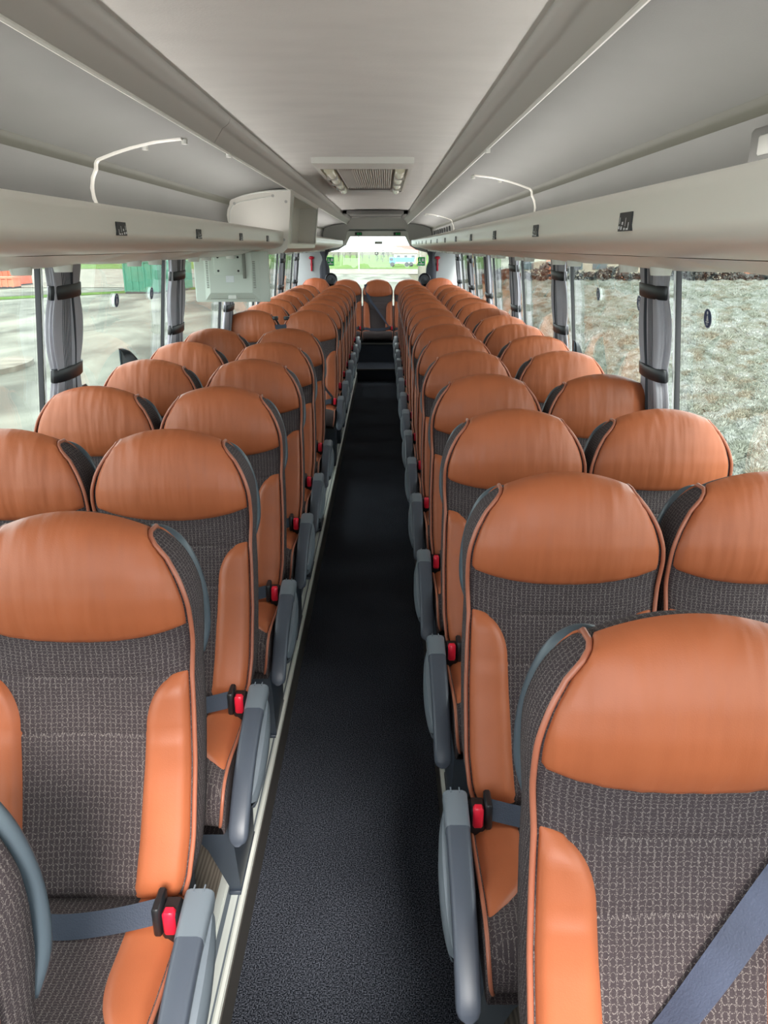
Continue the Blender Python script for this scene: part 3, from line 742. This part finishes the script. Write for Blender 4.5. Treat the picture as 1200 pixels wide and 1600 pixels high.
for k, y in enumerate(LY):
    seats['LA%d'%k] = place('LA', -AX-(.015 if k == 0 else 0), y, 'tan leather and brown fabric seat beside the aisle, %s row on the left' % ORD[k])
    if k > 1: seats['LW%d'%k] = place('LW', -WX, y, 'tan leather headrest seat by the window, %s row on the left' % ORD[k])
# distinguishing details in labels
seats['RA0']['label'] = 'tan and brown seat in the bottom right corner, crossed by a pale navy shoulder belt'
seats['LA0']['label'] = 'seat cut off by the bottom left corner, only its shoulder and grab handle showing'
seats['LA7']['label'] = 'left aisle seat with black shoulder belt, first one behind the doorway gap'
seats['LW7']['label'] = 'left window seat with black belt guide, first one behind the doorway gap'
seats['LW2']['label'] = 'leather window seat cut by the left image edge, nearest of the left window seats'
seats['RW1']['label'] = 'leather window seat cut by the right image edge, nearest of the right window seats'
# shoulder belts
def shoulder(t, pts, m, w=.048):
    P_ = [front(q, h) + fnorm(q, h)*(.030 if h > .27 else .024) for q, h in pts]
    ribbon(P_, w, (.75,0,.66) if pts[0][0] > pts[-1][0] else (-.75,0,.66)).obj('shoulder_belt', m, t)
shoulder(seats['RA0'], [(.985,.19),(.84,.29),(.5,.41),(.07,.54),(-.4,.65),(-.82,.735)], M_belt_pale, .05)
shoulder(seats['LA7'], [(-.99,.10),(-.80,.26),(-.3,.42),(.3,.56),(.85,.70)], M_belt)
shoulder(seats['LW7'], [(.99,.10),(.97,.25),(.95,.4),(.93,.6)], M_belt)
def guide(t, sg):
    mb = MB(); mb.box(*sorted((sg*.17,sg*.215)), -.01, .05, ZT-.075, ZT-.045, .004); mb.obj('belt_guide', M_black, t)
guide(seats['LA7'], -1); guide(seats['LW7'], 1)
# rear bench: five seats
bench = []
YB = 12.52
for i, (x, n) in enumerate(((-.97,'far left seat of the rear bench, beside the white rear wall'),(-.49,'rear bench seat just left of the middle one'),(0,'middle seat of the rear bench facing the aisle, dark belt across it'),(.49,'rear bench seat just right of the middle one'),(.97,'far right seat of the rear bench, beside the white rear wall'))):
    if i == 0:
        b0 = seat_proto('coach_seat', 1, False, n, 'five seats of the rear bench', both=True); index_children(); o = b0
    else: o = dup(b0, n)
    o.location = (x, YB - (.03 if abs(x) > .8 else 0), POD+.02+(.02 if abs(x) > .8 else 0)); bench.append(o)
shoulder(bench[2], [(-.95,.06),(-.6,.28),(-.1,.44),(.4,.60),(.85,.72)], M_belt)
bb = MB(); bb.box(-1.22, 1.22, 12.05, 12.6, .12, .46); struct(bb.obj('floor', M_shell, smooth=False))

# ------------------------------------------------------------------ curtains
def curtain(s, y, depth=.30, label='', straps=(1.685, 1.37), zb=1.08, twist=0):
    t = thing('curtain', label, 'curtain', (s*1.18, y, 1.4), 'tied window curtains')
    def ring(z):
        pinch = 1.0
        for zs in straps: pinch -= .20*math.exp(-((z-zs)/.075)**2)
        pinch = pinch*(1+.05*math.sin(z*9))
        pts = []
        n = 44; base = gx(s, z) - s*.044
        for k in range(n):
            a = k/n*2*math.pi; fold = 1+.13*math.sin(5*a+twist+z*1.2)+.06*math.sin(11*a+2*twist)
            yy = math.cos(a)*depth/2*pinch*fold*.95; xx = math.sin(a)*.032*(.6+.4*pinch)*fold
            pts.append((base - s*.004 - xx - s*1.18, yy, z-1.4))
        return pts
    zs = [1.815-(1.815-zb)*k/28 for k in range(29)]
    mb = MB(); mb.loft([ring(z) for z in zs], True, True); mb.obj('cloth', M_curt, t, angle=180)
    # dark pleat hanging in the middle of the bundle and pin-striped edge
    mb = MB(); rings = []
    for z in zs:
        r = ring(z); mx = min(r, key=lambda p: s*p[0])[0]; 
        pinch = 1.0
        for q in straps: pinch -= .2*math.exp(-((z-q)/.075)**2)
        yc = .012*math.sin((z+twist)*6); hw = .014*pinch
        rings.append([(mx+s*.014, yc-hw, z-1.4), (mx-s*.001, yc-hw*.5, z-1.4), (mx-s*.001, yc+hw*.5, z-1.4), (mx+s*.014, yc+hw, z-1.4)])
    mb.loft(rings, False, False); mb.obj('dark_pleat', M_curt_d, t)
    mb = MB()
    for k in range(6):
        rings = []
        for z in zs:
            pinch = 1.0
            for q in straps: pinch -= .20*math.exp(-((z-q)/.075)**2)
            yy = -depth*.5*pinch*(.62-.08*k); base = gx(s, z)-s*.036-s*1.18
            rings.append((base - s*(.012+.0335*(.6+.4*pinch)*rt(max(.02,1-(yy/(depth*.5*pinch))**2))), yy, z-1.4))
        mb.tube(rings, .0011, 4)
    mb.obj('pinstripes', M_curt_d, t)['kind'] = 'stuff'
    for zs_ in straps:
        r = ring(zs_); mb = MB(); rings = []
        for dz in (-.026, -.022, .022, .026):
            rr_ = ring(zs_+dz); c = Vector((sum(p[0] for p in rr_)/len(rr_), sum(p[1] for p in rr_)/len(rr_), zs_+dz-1.4)); g = []
            for k in range(24):
                a = k/24*2*math.pi; e = .004 if abs(dz) < .025 else .001
                g.append((c.x - math.sin(a)*(.036+e), c.y + math.cos(a)*(depth*.5*.84+e), zs_+dz-1.4 + .004*math.cos(a)))
            rings.append(g)
        mb.loft(rings, True, True); mb.obj('strap', M_black, t)
    return t
near = ['nearest','second','third','fourth','fifth','sixth']
for s, nm in ((-1,'left'),(1,'right')):
    for k, y in enumerate(posts[2:]):
        st = (1.685,1.37)
        if k == 3: st = (1.37,)
        curtain(s, y+.135 if k < 5 else y+.12, .32 if k < 5 else .2, 'grey curtain tied with black straps, %s from the camera on the %s side' % (near[k], nm), st, twist=k*1.3+(s > 0)*.7)
for s, nm in ((-1,'left'),(1,'right')):
    t = thing('rear_curtain', 'dark grey curtain gathered at the %s edge of the rear window' % nm, 'curtain', (s*.84, YE-.045, 1.4), 'rear window curtains')
    mb = MB(); rings = []
    for k in range(20):
        z = 1.83-.85*k/19; w = .075-.045*math.exp(-((z-1.66)/.08)**2)
        rings.append([( (math.cos(a)*w*(1+.12*math.sin(5*a))), math.sin(a)*.03*(1+.2*math.sin(4*a)), z-1.4) for a in [i/20*2*math.pi for i in range(20)]])
    mb.loft(rings); mb.obj('cloth', M_curt_d, t, angle=180)
    # hammer
    h = thing('emergency_hammer', 'red emergency hammer hung on the rear wall, %s of the rear window' % nm, 'hammer', (s*(1.045 if s < 0 else .94), YE-.03, 1.62), 'rear wall hammers')
    MB().box(-.014, .014, -.012, .02, -.14, .04, .005).obj('handle', M_darkred, h)
    g = MB(); g.tube([(-.038,0,.055),(-.02,0,.06),(.02,0,.06),(.038,0,.055)], [.012,.024,.024,.012], 8); g.obj('head', M_darkred, h)
    MB().box(-.02, .02, .01, .03, -.06, -.02).obj('bracket', M_black, h)
    # loudspeaker
    t = thing('loudspeaker', 'round black loudspeaker on the %s end of the rear window shelf' % nm, 'loudspeaker', (s*.735, YE-.13, 1.36), 'rear shelf loudspeakers')
    g = MB(); g.loft([[ (math.cos(a)*r, y, math.sin(a)*r) for a in [i/28*2*math.pi for i in range(28)]] for y, r in ((.04,.08),(.0,.098),(-.02,.098),(-.028,.088),(-.012,.07))]); g.obj('rim', M_black, t, angle=30)
    g = MB(); g.loft([[ (math.cos(a)*r, y, math.sin(a)*r) for a in [i/28*2*math.pi for i in range(28)]] for y, r in ((-.013,.075),(-.006,.035),(-.016,.028),(-.02,.012))]); g.obj('cone', M_shell, t)
    MB().box(-.03, .03, -.01, .03, -.16, -.09, .004).obj('foot', M_black, t)
    # exit stickers on the rear glass
    t = MB().box(-.055, .055, -.002, .002, -.065, .065).obj('exit_sign', M_green, None, smooth=False, loc=(s*.72-.03, YE+.04, 1.625))
    tag(t, 'green emergency exit sticker at the %s side of the rear window' % nm, 'sign', 'rear window exit stickers')
    g = MB()
    for (x0,x1,z0,z1) in ((-.035,-.02,.01,.045),(-.045,-.01,-.005,.01),(.005,.04,.0,.045),(-.04,.04,-.045,-.03),(-.01,.005,-.03,-.01)): g.box(x0,x1,-.004,-.002,z0,z1)
    g.obj('pictogram', M_pict, t, smooth=False)['kind'] = 'stuff'
    # lit green boxes over the rear window
    t = thing('exit_lamp', 'small black and green exit lamp above the rear window, %s one' % nm, 'exit lamp', (s*.30-.0, YE-.05, 2.035), 'exit lamps over the rear window')
    MB().box(-.055, .055, -.01, .03, -.022, .022, .003).obj('housing', M_black, t)
    g = MB(); g.box(-.022, .008, -.014, -.01, -.012, .012); g.box(.02, .045, -.014, -.01, -.012, .012); g.obj('lens', M_green, t, smooth=False)
t = MB().box(-.06, .06, -.003, .003, -.02, .02).obj('vent_sticker', M_bulk, None, smooth=False, loc=(.01, YE+.03, 1.905)); tag(t, 'small grey rectangle on the upper middle of the rear window', 'sticker')
g = MB(); g.loft([[(math.cos(a)*r, y, math.sin(a)*r) for a in [i/20*2*math.pi for i in range(20)]] for y, r in ((0,.028),(-.004,.028),(-.004,.018),(0,.018))], True, False); tag(g.obj('round_sticker', M_black, None, loc=(-.02, YE+.03, 1.745)), 'small dark ring sticker in the middle of the rear window', 'sticker')

# seatbelt stickers on the side panes
def sticker(s, y, z, label):
    x = gx(s, z)-s*.006; t = thing('seatbelt_sticker', label, 'sticker', (x, y, z), 'blue seatbelt stickers on the windows')
    t.rotation_euler = (0, -s*math.atan(.085/.8)*1, 0)
    def ell(a_, b_, xo, n=24): return [(-s*xo, 1.35*a_*math.cos(i/n*2*math.pi), b_*math.sin(i/n*2*math.pi)) for i in range(n)]
    MB().loft([ell(.026,.034,0), ell(.026,.034,.001)]).obj('white_rim', M_pict, t, smooth=False)
    MB().loft([ell(.023,.031,.0012), ell(.023,.031,.002)]).obj('blue_field', M_blue, t, smooth=False)
    g = MB(); X = -s*.0024
    g.add([(X,-.010,-.008),(X,.008,-.008),(X,.004,.008),(X,-.004,.012)], [(0,1,2,3)])
    g.add([(X,.006*math.cos(a)-.001,.019+.006*math.sin(a)) for a in [i/10*2*math.pi for i in range(10)]], [tuple(range(10))])
    g.add([(X,-.014,-.013),(X,.014,-.013),(X,.014,-.010),(X,-.014,-.010)], [(0,1,2,3)]); g.add([(X,-.006,-.024),(X,-.003,-.024),(X,-.003,-.013),(X,-.006,-.013)], [(0,1,2,3)]); g.add([(X,.004,-.024),(X,.007,-.024),(X,.007,-.013),(X,.004,-.013)], [(0,1,2,3)])
    g.obj('pictogram', M_pict, t, smooth=False)['kind'] = 'stuff'
sticker(1, 2.72, 1.615, 'blue oval seatbelt sticker on the large pane at the right edge')
sticker(1, 3.47, 1.615, 'blue oval seatbelt sticker just behind the nearest right curtain')
sticker(1, 4.15, 1.615, 'blue oval seatbelt sticker on the right pane, further from the nearest curtain')
sticker(-1, 3.90, 1.60, 'blue oval seatbelt sticker in the middle of the left pane')
sticker(-1, 4.50, 1.60, 'blue oval seatbelt sticker on the left pane in front of the green container')

# dark fins by the windows
def fin(x, y, z, H, W, lean, label):
    t = thing('window_fin', label, 'window handle', (x, y, z), 'dark fins beside the windows')
    mb = MB(); rings = []
    for k in range(14):
        a = k/13; w = W*rt(max(.0004, 1-a**1.6)); c = lean*(1-a)**1.3
        rings.append([(c-w*.0, -.015, H*a), (c+w*.35, -.026, H*a), (c+w, -.01, H*a), (c+w, .012, H*a), (c+w*.4, .02, H*a), (c, .014, H*a)])
    mb.loft(rings); mb.obj('fin', M_black, t)
    mb = MB(); mb.tube([(lean*(1-k/12)**1.3, -.018, H*k/12) for k in range(13)], .004, 6); mb.obj('edge_strip', M_handle, t)
fin(-1.262, 4.02, 1.12, .235, .13, 0.0, 'dark pointed fin standing against the left window behind the fourth row')
fin(-1.262, 3.48, 1.00, .26, .05, 0.0, 'thin dark spike standing against the left window by the nearest curtain')
fin(1.17, 4.42, 1.12, .23, .075, 0.0, 'dark curved fin against the right window between the first two curtains')

# ------------------------------------------------------------------ outside
GZ = -1.3
def ext(u, v):    # ground point seen at pixel u, v
    k = (v-385)*.945/F; d = CZ-GZ; depth = d/k; return ((u-600)*depth/F + CX, (depth - d*math.sin(PITCH))/math.cos(PITCH))
def ground_mat(name, c0, c1, sc_, stretch):
    m = mat(name, c0, .9, spec=.1); t = m.node_tree; b = t.nodes['Principled BSDF']
    tcn = t.nodes.new('ShaderNodeTexCoord'); mp = t.nodes.new('ShaderNodeMapping'); mp.inputs['Scale'].default_value = stretch
    n = t.nodes.new('ShaderNodeTexNoise'); n.inputs['Scale'].default_value = sc_; n.inputs['Detail'].default_value = 6; n.inputs['Distortion'].default_value = .6
    r = t.nodes.new('ShaderNodeValToRGB'); t.links.new(tcn.outputs['Object'], mp.inputs[0]); t.links.new(mp.outputs[0], n.inputs[0]); t.links.new(n.outputs[0], r.inputs[0])
    r.color_ramp.elements[0].position = .35; r.color_ramp.elements[1].position = .65; r.color_ramp.elements[0].color = c0; r.color_ramp.elements[1].color = c1
    t.links.new(r.outputs[0], b.inputs['Base Color']); return m
M_asph = ground_mat('pale_asphalt', srgb(82,83,77), srgb(128,129,119), .5, (1, .35, 1))
M_grav = ground_mat('gravel', srgb(104,101,93), srgb(136,131,120), 1.2, (1,1,1))
M_grass = ground_mat('grass', srgb(66,92,38), srgb(86,110,52), .4, (1,1,1))
M_soil = ground_mat('soil', srgb(74,72,58), srgb(96,92,76), 2, (1,1,1))
def flat(name, x0, x1, y0, y1, z, m, label=None, cat=None):
    o = MB().add([(x0,y0,z),(x1,y0,z),(x1,y1,z),(x0,y1,z)], [(0,1,2,3)]).obj(name, m, smooth=False); struct(o); return o
flat('ground', -400, 400, -60, 500, GZ-.05, M_soil)
flat('ground', -200, 9.0 if False else 3.0, -60, 96, GZ, M_asph)
flat('ground', -250, 260, 96, 118, GZ+.02, M_grav)
flat('ground', -250, 260, 118, 300, GZ+.05, M_grass)
flat('ground', -250, -20, 64, 96, GZ+.03, M_grav)
o = MB()
for k in range(26):
    u0 = -60+k*14; x, y = ext(u0, 472-(k*.75)); x2, y2 = ext(u0+15, 472-(k*.75)-.75)
    o.add([(x,y,GZ+.02),(x2,y2,GZ+.02),(x2,y2+1.6,GZ+.12),(x,y+1.6,GZ+.12),(x,y+3,GZ+.02),(x2,y2+3,GZ+.02)], [(0,1,2,3),(3,2,5,4)])
tag(o.obj('grass_verge', M_grass, smooth=False), 'thin grassy verge crossing the yard outside the left windows', 'verge')
# gravel mound
x, y = ext(150, 412); o = MB()
def mound(a, b):
    r = b; an = a*2*math.pi; h = (1-r)**1.2; return (x+math.cos(an)*9*r, y+math.sin(an)*6*r, GZ+2.0*h*(1+.2*math.sin(5*an)))
o.grid(mound, 28, 8); tag(o.obj('gravel_mound', M_grav), 'grey gravel mound beyond the yard outside the left windows', 'mound')
# containers
def container(u0, u1, vb, vt, col, name, label, cat='container', dep=2.4):
    x0, y = ext(u0, vb); x1, _ = ext(u1, vb); depth = (y*math.cos(PITCH)+(CZ-GZ)*math.sin(PITCH)); h = (vb-vt)*.945*depth/F
    m = mat(name+'_paint', col, .6, noise=(1.2, .12))
    t = thing(name, label, cat, ((x0+x1)/2, y, GZ)); W = (x1-x0)/2
    MB().box(-W, W, 0, dep, .12, h, .02).obj('body', m, t, smooth=False)
    n = max(3, int(W*2/.45)); 
    for k in range(n+1):
        xx = -W+2*W*k/n; MB().box(xx-.05, xx+.05, -.07, 0, .12, h-.05).obj('rib', m, t, smooth=False)
    MB().box(-W-.03, W+.03, -.09, dep+.03, h-.12, h+.02).obj('top_rail', m, t, smooth=False)
    MB().box(-W, W, -.05, dep, 0, .14).obj('skid', M_shell, t, smooth=False)
    return t
container(197, 248, 459, 407, srgb(62,118,96), 'waste_container', 'nearer half of the green steel waste container outside the left window')
container(249, 290, 454, 407, srgb(66,124,100), 'waste_container', 'green waste container partly behind the second left curtain')
container(-30, 32, 447, 410, srgb(196,92,70), 'waste_container', 'red steel container at the far left edge of the yard')
container(-35, 22, 451, 433, srgb(208,116,92), 'low_container', 'low pale red skip in front of the red container', dep=1.3)
# kerb island
x, y = ext(-6, 577); mb = MB(); mb.loft([[(x+math.cos(a)*r*1.0, y+math.sin(a)*r*2.2, z) for a in [i/24*2*math.pi for i in range(24)]] for r, z in ((.75,GZ),(.75,GZ+.14),(.62,GZ+.15))]); tag(mb.obj('kerb_island', M_grav), 'small pale kerbed island at the left image edge', 'kerb')
# rear view: trees, house, truck, pole
M_bark = mat('bark', srgb(96,88,78), .9, noise=(4,.2)); M_twig = mat('bare_twigs', srgb(112,112,108), .9); M_ever = mat('evergreen', srgb(70,86,82), .9, noise=(1,.3))
rnd = random.Random(3)
def bare_tree(u, vb, hpx, label, leafy=False):
    x, y = ext(u, vb); depth = y*math.cos(PITCH)+1; h = hpx*.945*depth/F
    t = thing('bare_tree' if not leafy else 'evergreen_tree', label, 'tree', (x, y, GZ), 'trees far behind the rear window')
    MB().tube([(0,0,0),(.1,0,h*.35),(0,.1,h*.8)], [h*.03, h*.022, h*.008], 6).obj('trunk', M_bark, t)
    mb = MB()
    if leafy:
        for k in range(160):
            a = rnd.uniform(0, 6.28); zz = rnd.random(); r = h*.24*(1-zz)**.6*rnd.uniform(.4,1); c = Vector((math.cos(a)*r, math.sin(a)*r, h*(.12+.86*zz))); s_ = h*.05
            mb.add([c+Vector((rnd.uniform(-s_,s_),rnd.uniform(-s_,s_),rnd.uniform(-s_,s_))) for _ in range(3)], [(0,1,2)])
    else:
        for k in range(34):
            z0 = h*rnd.uniform(.25,.75); a = rnd.uniform(0,6.28); L = h*rnd.uniform(.15,.35); p0 = Vector((0,0,z0)); p1 = p0+Vector((math.cos(a)*L*.6, math.sin(a)*L*.6, L*.6)); p2 = p1+Vector((math.cos(a+.4)*L*.3,math.sin(a+.4)*L*.3,L*.5))
            mb.tube([p0,p1,p2], [h*.008,h*.005,h*.002], 3)
            for _ in range(3):
                b = rnd.uniform(0,6.28); mb.tube([p1, p1+Vector((math.cos(b)*L*.25, math.sin(b)*L*.25, L*.3))], [h*.003, h*.001], 3)
    o = mb.obj('crown', M_twig if not leafy else M_ever, t, smooth=False, fix=False); o['kind'] = 'stuff'
i = 0
for u, v, hp, lf in ((521,409,16,0),(529,409,22,0),(538,409,14,0),(547,409,20,0),(557,409,16,0),(566,409,18,0),(577,409,13,0),(606,409,24,0),(614,409,18,0),(622,409,20,0),(598,410,24,1),(589,410,16,1),(650,409,16,0),(660,409,18,0)):
    bare_tree(u, v, hp, ('bare grey tree beyond the green field, number %d from the left through the rear window' % (i+1)) if not lf else ('dense blue-grey tree beyond the field, %s of the middle pair' % ('taller' if hp > 20 else 'shorter')), lf); i += 1
NUMW = ['leftmost','second from left','third from left','fourth from left','fifth from left','sixth from left','seventh from left','eighth from left','ninth from left','tenth from left']
bt = sorted([o for o in sc.objects if o.name.startswith('bare_tree')], key=lambda o: o.location.x)
for k, o in enumerate(bt): o['label'] = 'bare grey tree through the rear window, %s' % (NUMW[k] if k < 10 else ('rightmost' if k == len(bt)-1 else 'second from the right'))
x, y = ext(634, 412); t = thing('farmhouse', 'white house with red roof far behind the rear window', 'building', (x, y, GZ))
M_roof = mat('red_roof', srgb(170,96,88), .8); M_pw = mat('white_render', srgb(176,176,170), .9)
MB().box(-2.2,2.2,0,5,0,2.0).obj('wall', M_pw, t, smooth=False); g = MB(); g.add([(-2.5,-.3,1.9),(2.5,-.3,1.9),(2.5,2.5,3.3),(-2.5,2.5,3.3),(2.5,5.3,1.9),(-2.5,5.3,1.9)], [(0,1,2,3),(3,2,4,5),(0,3,5),(1,4,2)]); g.obj('roof', M_roof, t, smooth=False)
for xx in (-1.4,0,1.4): MB().box(xx-.3,xx+.3,-.04,.02,.8,1.5).obj('window', M_shell, t, smooth=False)
x, y = ext(627, 417); t = thing('tipper_truck', 'blue tipper truck parked beyond the field behind the rear window', 'truck', (x, y, GZ)); M_tb = mat('truck_blue', srgb(70,130,190), .5)
MB().box(-.9,2.1,0,2,.75,1.45,.05).obj('bed', M_tb, t, smooth=False); MB().box(-1.9,-.95,0,2,.5,1.5,.12).obj('cab', M_tb, t, smooth=False); MB().box(-1.85,-1.35,-.03,.0,.95,1.35).obj('windscreen', M_shell, t, smooth=False)
for xx in (-1.45,.9,1.6):
    g = MB(); g.tube([(xx,-.02,.38),(xx,.3,.38)], .36, 16); g.obj('wheel', M_black, t)
x, y = ext(658, 416); t = thing('small_car', 'small yellow-green van beside the blue truck behind the rear window', 'car', (x, y, GZ)); M_yg = mat('yellow_green', srgb(178,190,84), .5)
g = MB(); g.ngon_prism_y([(-.9,.3),(.9,.3),(.95,.8),(.6,1.0),(.35,1.4),(-.85,1.4)], 0, 1.6); g.obj('body', M_yg, t, smooth=False)
for xx in (-.5,.5): g = MB(); g.tube([(xx,-.03,.28),(xx,.2,.28)], .27, 14); g.obj('wheel', M_black, t)
MB().box(-.6,.3,-.03,0,.95,1.3).obj('side_glass', M_shell, t, smooth=False)
x, y = ext(658, 520); t = thing('concrete_pole', 'grey concrete pole just outside the right side of the rear window', 'pole', (x, y, GZ)); g = MB(); g.tube([(0,0,0),(0,0,7)], [.17,.13], 14); g.obj('shaft', M_grav, t); g = MB(); g.box(-.2,.2,-.2,.2,0,.2); g.obj('base', M_grav, t)
x, y = ext(561, 424); t = thing('lamp_post', 'thin pale lamp post left of centre through the rear window', 'pole', (x, y, GZ)); g = MB(); g.tube([(0,0,0),(0,0,7.5)], [.09,.06], 8); g.obj('shaft', M_pw, t); g = MB(); g.tube([(0,0,7.5),(.6,0,7.7)], [.05,.05], 6); g.obj('arm', M_pw, t)

# right side: building row, hedge, frosted shrub field
M_bt = mat('beige_block', srgb(150,144,130), .9, noise=(.3,.1)); M_or = mat('orange_panel', srgb(166,98,70), .8); M_win = mat('far_window', srgb(74,88,92), .4)
def block(x0, x1, y, h, n, lab):
    t = thing('apartment_block', lab, 'building', ((x0+x1)/2, y, GZ), 'buildings beyond the shrub field'); W = (x1-x0)/2
    MB().box(-W, W, 0, 9, 0, h).obj('wall', M_bt, t, smooth=False); MB().box(-W-.4, W+.4, -.4, 9.4, h, h+.5).obj('roof', M_roof, t, smooth=False)
    for k in range(n):
        xx = -W + (k+.5)*2*W/n
        if k % 3 == 1: MB().box(xx-.5, xx+.5, -.25, 0, 0, h-.2).obj('panel', M_or, t, smooth=False)
        else:
            for z in (1.0, 3.8): MB().box(xx-.7, xx+.7, -.08, .0, z, z+1.3).obj('window', M_win, t, smooth=False)
block(13, 30, 80, 7, 7, 'beige building with orange panels seen farthest back through the right windows')
block(31, 48, 76, 6.4, 7, 'long beige building with orange panels behind the hedge, middle of the right view')
block(50, 66, 72, 7.2, 7, 'beige building with orange panels at the right edge of the view')
M_hedge = mat('dark_hedge', srgb(66,68,66), .95, noise=(1,.3)); M_hedge2 = mat('green_hedge', srgb(78,92,60), .95, noise=(1,.3))
mb = MB(); rnd = random.Random(5)
for k in range(9000):
    x = rnd.uniform(9, 68); y = 72.5 - (x-10)*.06 + rnd.uniform(-.6, .6); hmax = 1.2+.5*math.sin(x*.5)+.5*math.sin(x*1.3); z = GZ+rnd.random()*max(.8,hmax); s_ = .28
    c = Vector((x,y,z)); mb.add([c+Vector((rnd.uniform(-s_,s_),rnd.uniform(-s_,s_),rnd.uniform(-s_,s_))) for _ in range(3)], [(0,1,2)])
o = mb.obj('hedge', M_hedge, smooth=False, fix=False); o['kind'] = 'stuff'; tag(o, 'dark scrubby hedge along the far edge of the shrub field', 'hedge')

M_shrub = bpy.data.materials.new('frosted_shrub'); M_shrub.use_nodes = True; t = M_shrub.node_tree; b = t.nodes['Principled BSDF']; b.inputs['Roughness'].default_value = .95; b.inputs['Specular IOR Level'].default_value = .05
oi = t.nodes.new('ShaderNodeObjectInfo'); r = t.nodes.new('ShaderNodeValToRGB'); t.links.new(oi.outputs['Random'], r.inputs[0])
e = r.color_ramp.elements; e[0].color = srgb(112,116,106); e[1].color = srgb(156,158,153); x_ = r.color_ramp.elements.new(.12); x_.color = srgb(130,124,110); x_ = r.color_ramp.elements.new(.25); x_.color = srgb(128,132,121)
t.links.new(r.outputs[0], b.inputs['Base Color'])
def tuft_mesh(seed):
    rn = random.Random(seed); mb = MB()
    for k in range(620):
        a = rn.uniform(0,6.283); el = math.acos(rn.uniform(.02,1)); L = rn.uniform(.8,1.05)
        d = Vector((math.cos(a)*math.sin(el), math.sin(a)*math.sin(el), math.cos(el)*.85))
        p0 = d*.45*L; p1 = d*L*rn.uniform(.85,1.05)+Vector((0,0,.06)); sd = d.cross(Vector((rn.uniform(-1,1),rn.uniform(-1,1),rn.uniform(-1,1)))).normalized()*.022
        mb.add([p0-sd, p0+sd, p1+sd*.6, p1-sd*.6], [(0,1,2,3)])
    for k in range(1):
        mb.loft([[ (math.cos(q)*rr_, math.sin(q)*rr_, z) for q in [i/10*6.283 for i in range(10)]] for rr_, z in ((.72,0),(.66,.3),(.4,.56),(.1,.66))])
    me = bpy.data.meshes.new('tuft'); me.from_pydata([tuple(v) for v in mb.v], [], mb.f); me.materials.append(M_shrub); return me
tufts = bpy.data.collections.new('tuft_library')
for k in range(3):
    o = bpy.data.objects.new('tuft', tuft_mesh(k)); tufts.objects.link(o)
def field_obj():
    mb = MB(); mb.add([(3.6,-3,GZ-.02),(110,-3,GZ-.02),(110,91,GZ-.02),(3.6,91,GZ-.02)], [(0,1,2,3)])
    me = bpy.data.meshes.new('shrub_field'); rn = random.Random(11)
    pts = []
    def fill(x0,x1,y0,y1,step):
        y = y0
        while y < y1:
            x = x0
            while x < x1:
                pts.append((x+rn.uniform(-.35,.35)*step, y+rn.uniform(-.35,.35)*step, GZ-.05, step)); x += step
            y += step
    fill(3.9, 24, -1, 26, .40); fill(24, 46, -1, 26, .6); fill(3.9, 46, 26, 50, .6); fill(46, 80, 10, 50, .9); fill(10, 80, 50, 70, .8)
    me.from_pydata([p[:3] for p in pts], [], [])
    at = me.attributes.new('size', 'FLOAT', 'POINT'); at.data.foreach_set('value', [p[3]*.62*rn.uniform(.7,1.25) for p in pts])
    o = bpy.data.objects.new('shrub_field', me); sc.collection.objects.link(o)
    g = bpy.data.node_groups.new('scatter', 'GeometryNodeTree')
    g.interface.new_socket('Geometry', in_out='INPUT', socket_type='NodeSocketGeometry'); g.interface.new_socket('Geometry', in_out='OUTPUT', socket_type='NodeSocketGeometry')
    gi = g.nodes.new('NodeGroupInput'); go = g.nodes.new('NodeGroupOutput'); ip = g.nodes.new('GeometryNodeInstanceOnPoints'); ci = g.nodes.new('GeometryNodeCollectionInfo')
    ci.inputs['Collection'].default_value = tufts; ci.inputs['Separate Children'].default_value = True; ci.inputs['Reset Children'].default_value = True
    m2p = g.nodes.new('GeometryNodeMeshToPoints'); g.links.new(gi.outputs[0], m2p.inputs[0]); g.links.new(m2p.outputs[0], ip.inputs['Points'])
    g.links.new(ci.outputs[0], ip.inputs['Instance']); ip.inputs['Pick Instance'].default_value = True
    rv = g.nodes.new('FunctionNodeRandomValue'); rv.data_type = 'FLOAT_VECTOR'; rv.inputs[0].default_value = (-.15,-.15,0); rv.inputs[1].default_value = (.15,.15,6.28)
    g.links.new(rv.outputs[0], ip.inputs['Rotation'])
    na = g.nodes.new('GeometryNodeInputNamedAttribute'); na.data_type = 'FLOAT'; na.inputs[0].default_value = 'size'; g.links.new(na.outputs[0], ip.inputs['Scale'])
    g.links.new(ip.outputs[0], go.inputs[0]); md = o.modifiers.new('scatter', 'NODES'); md.node_group = g
    o['kind'] = 'stuff'; tag(o, 'field of frosty grey-green shrubs outside the right windows', 'shrubs')
field_obj()
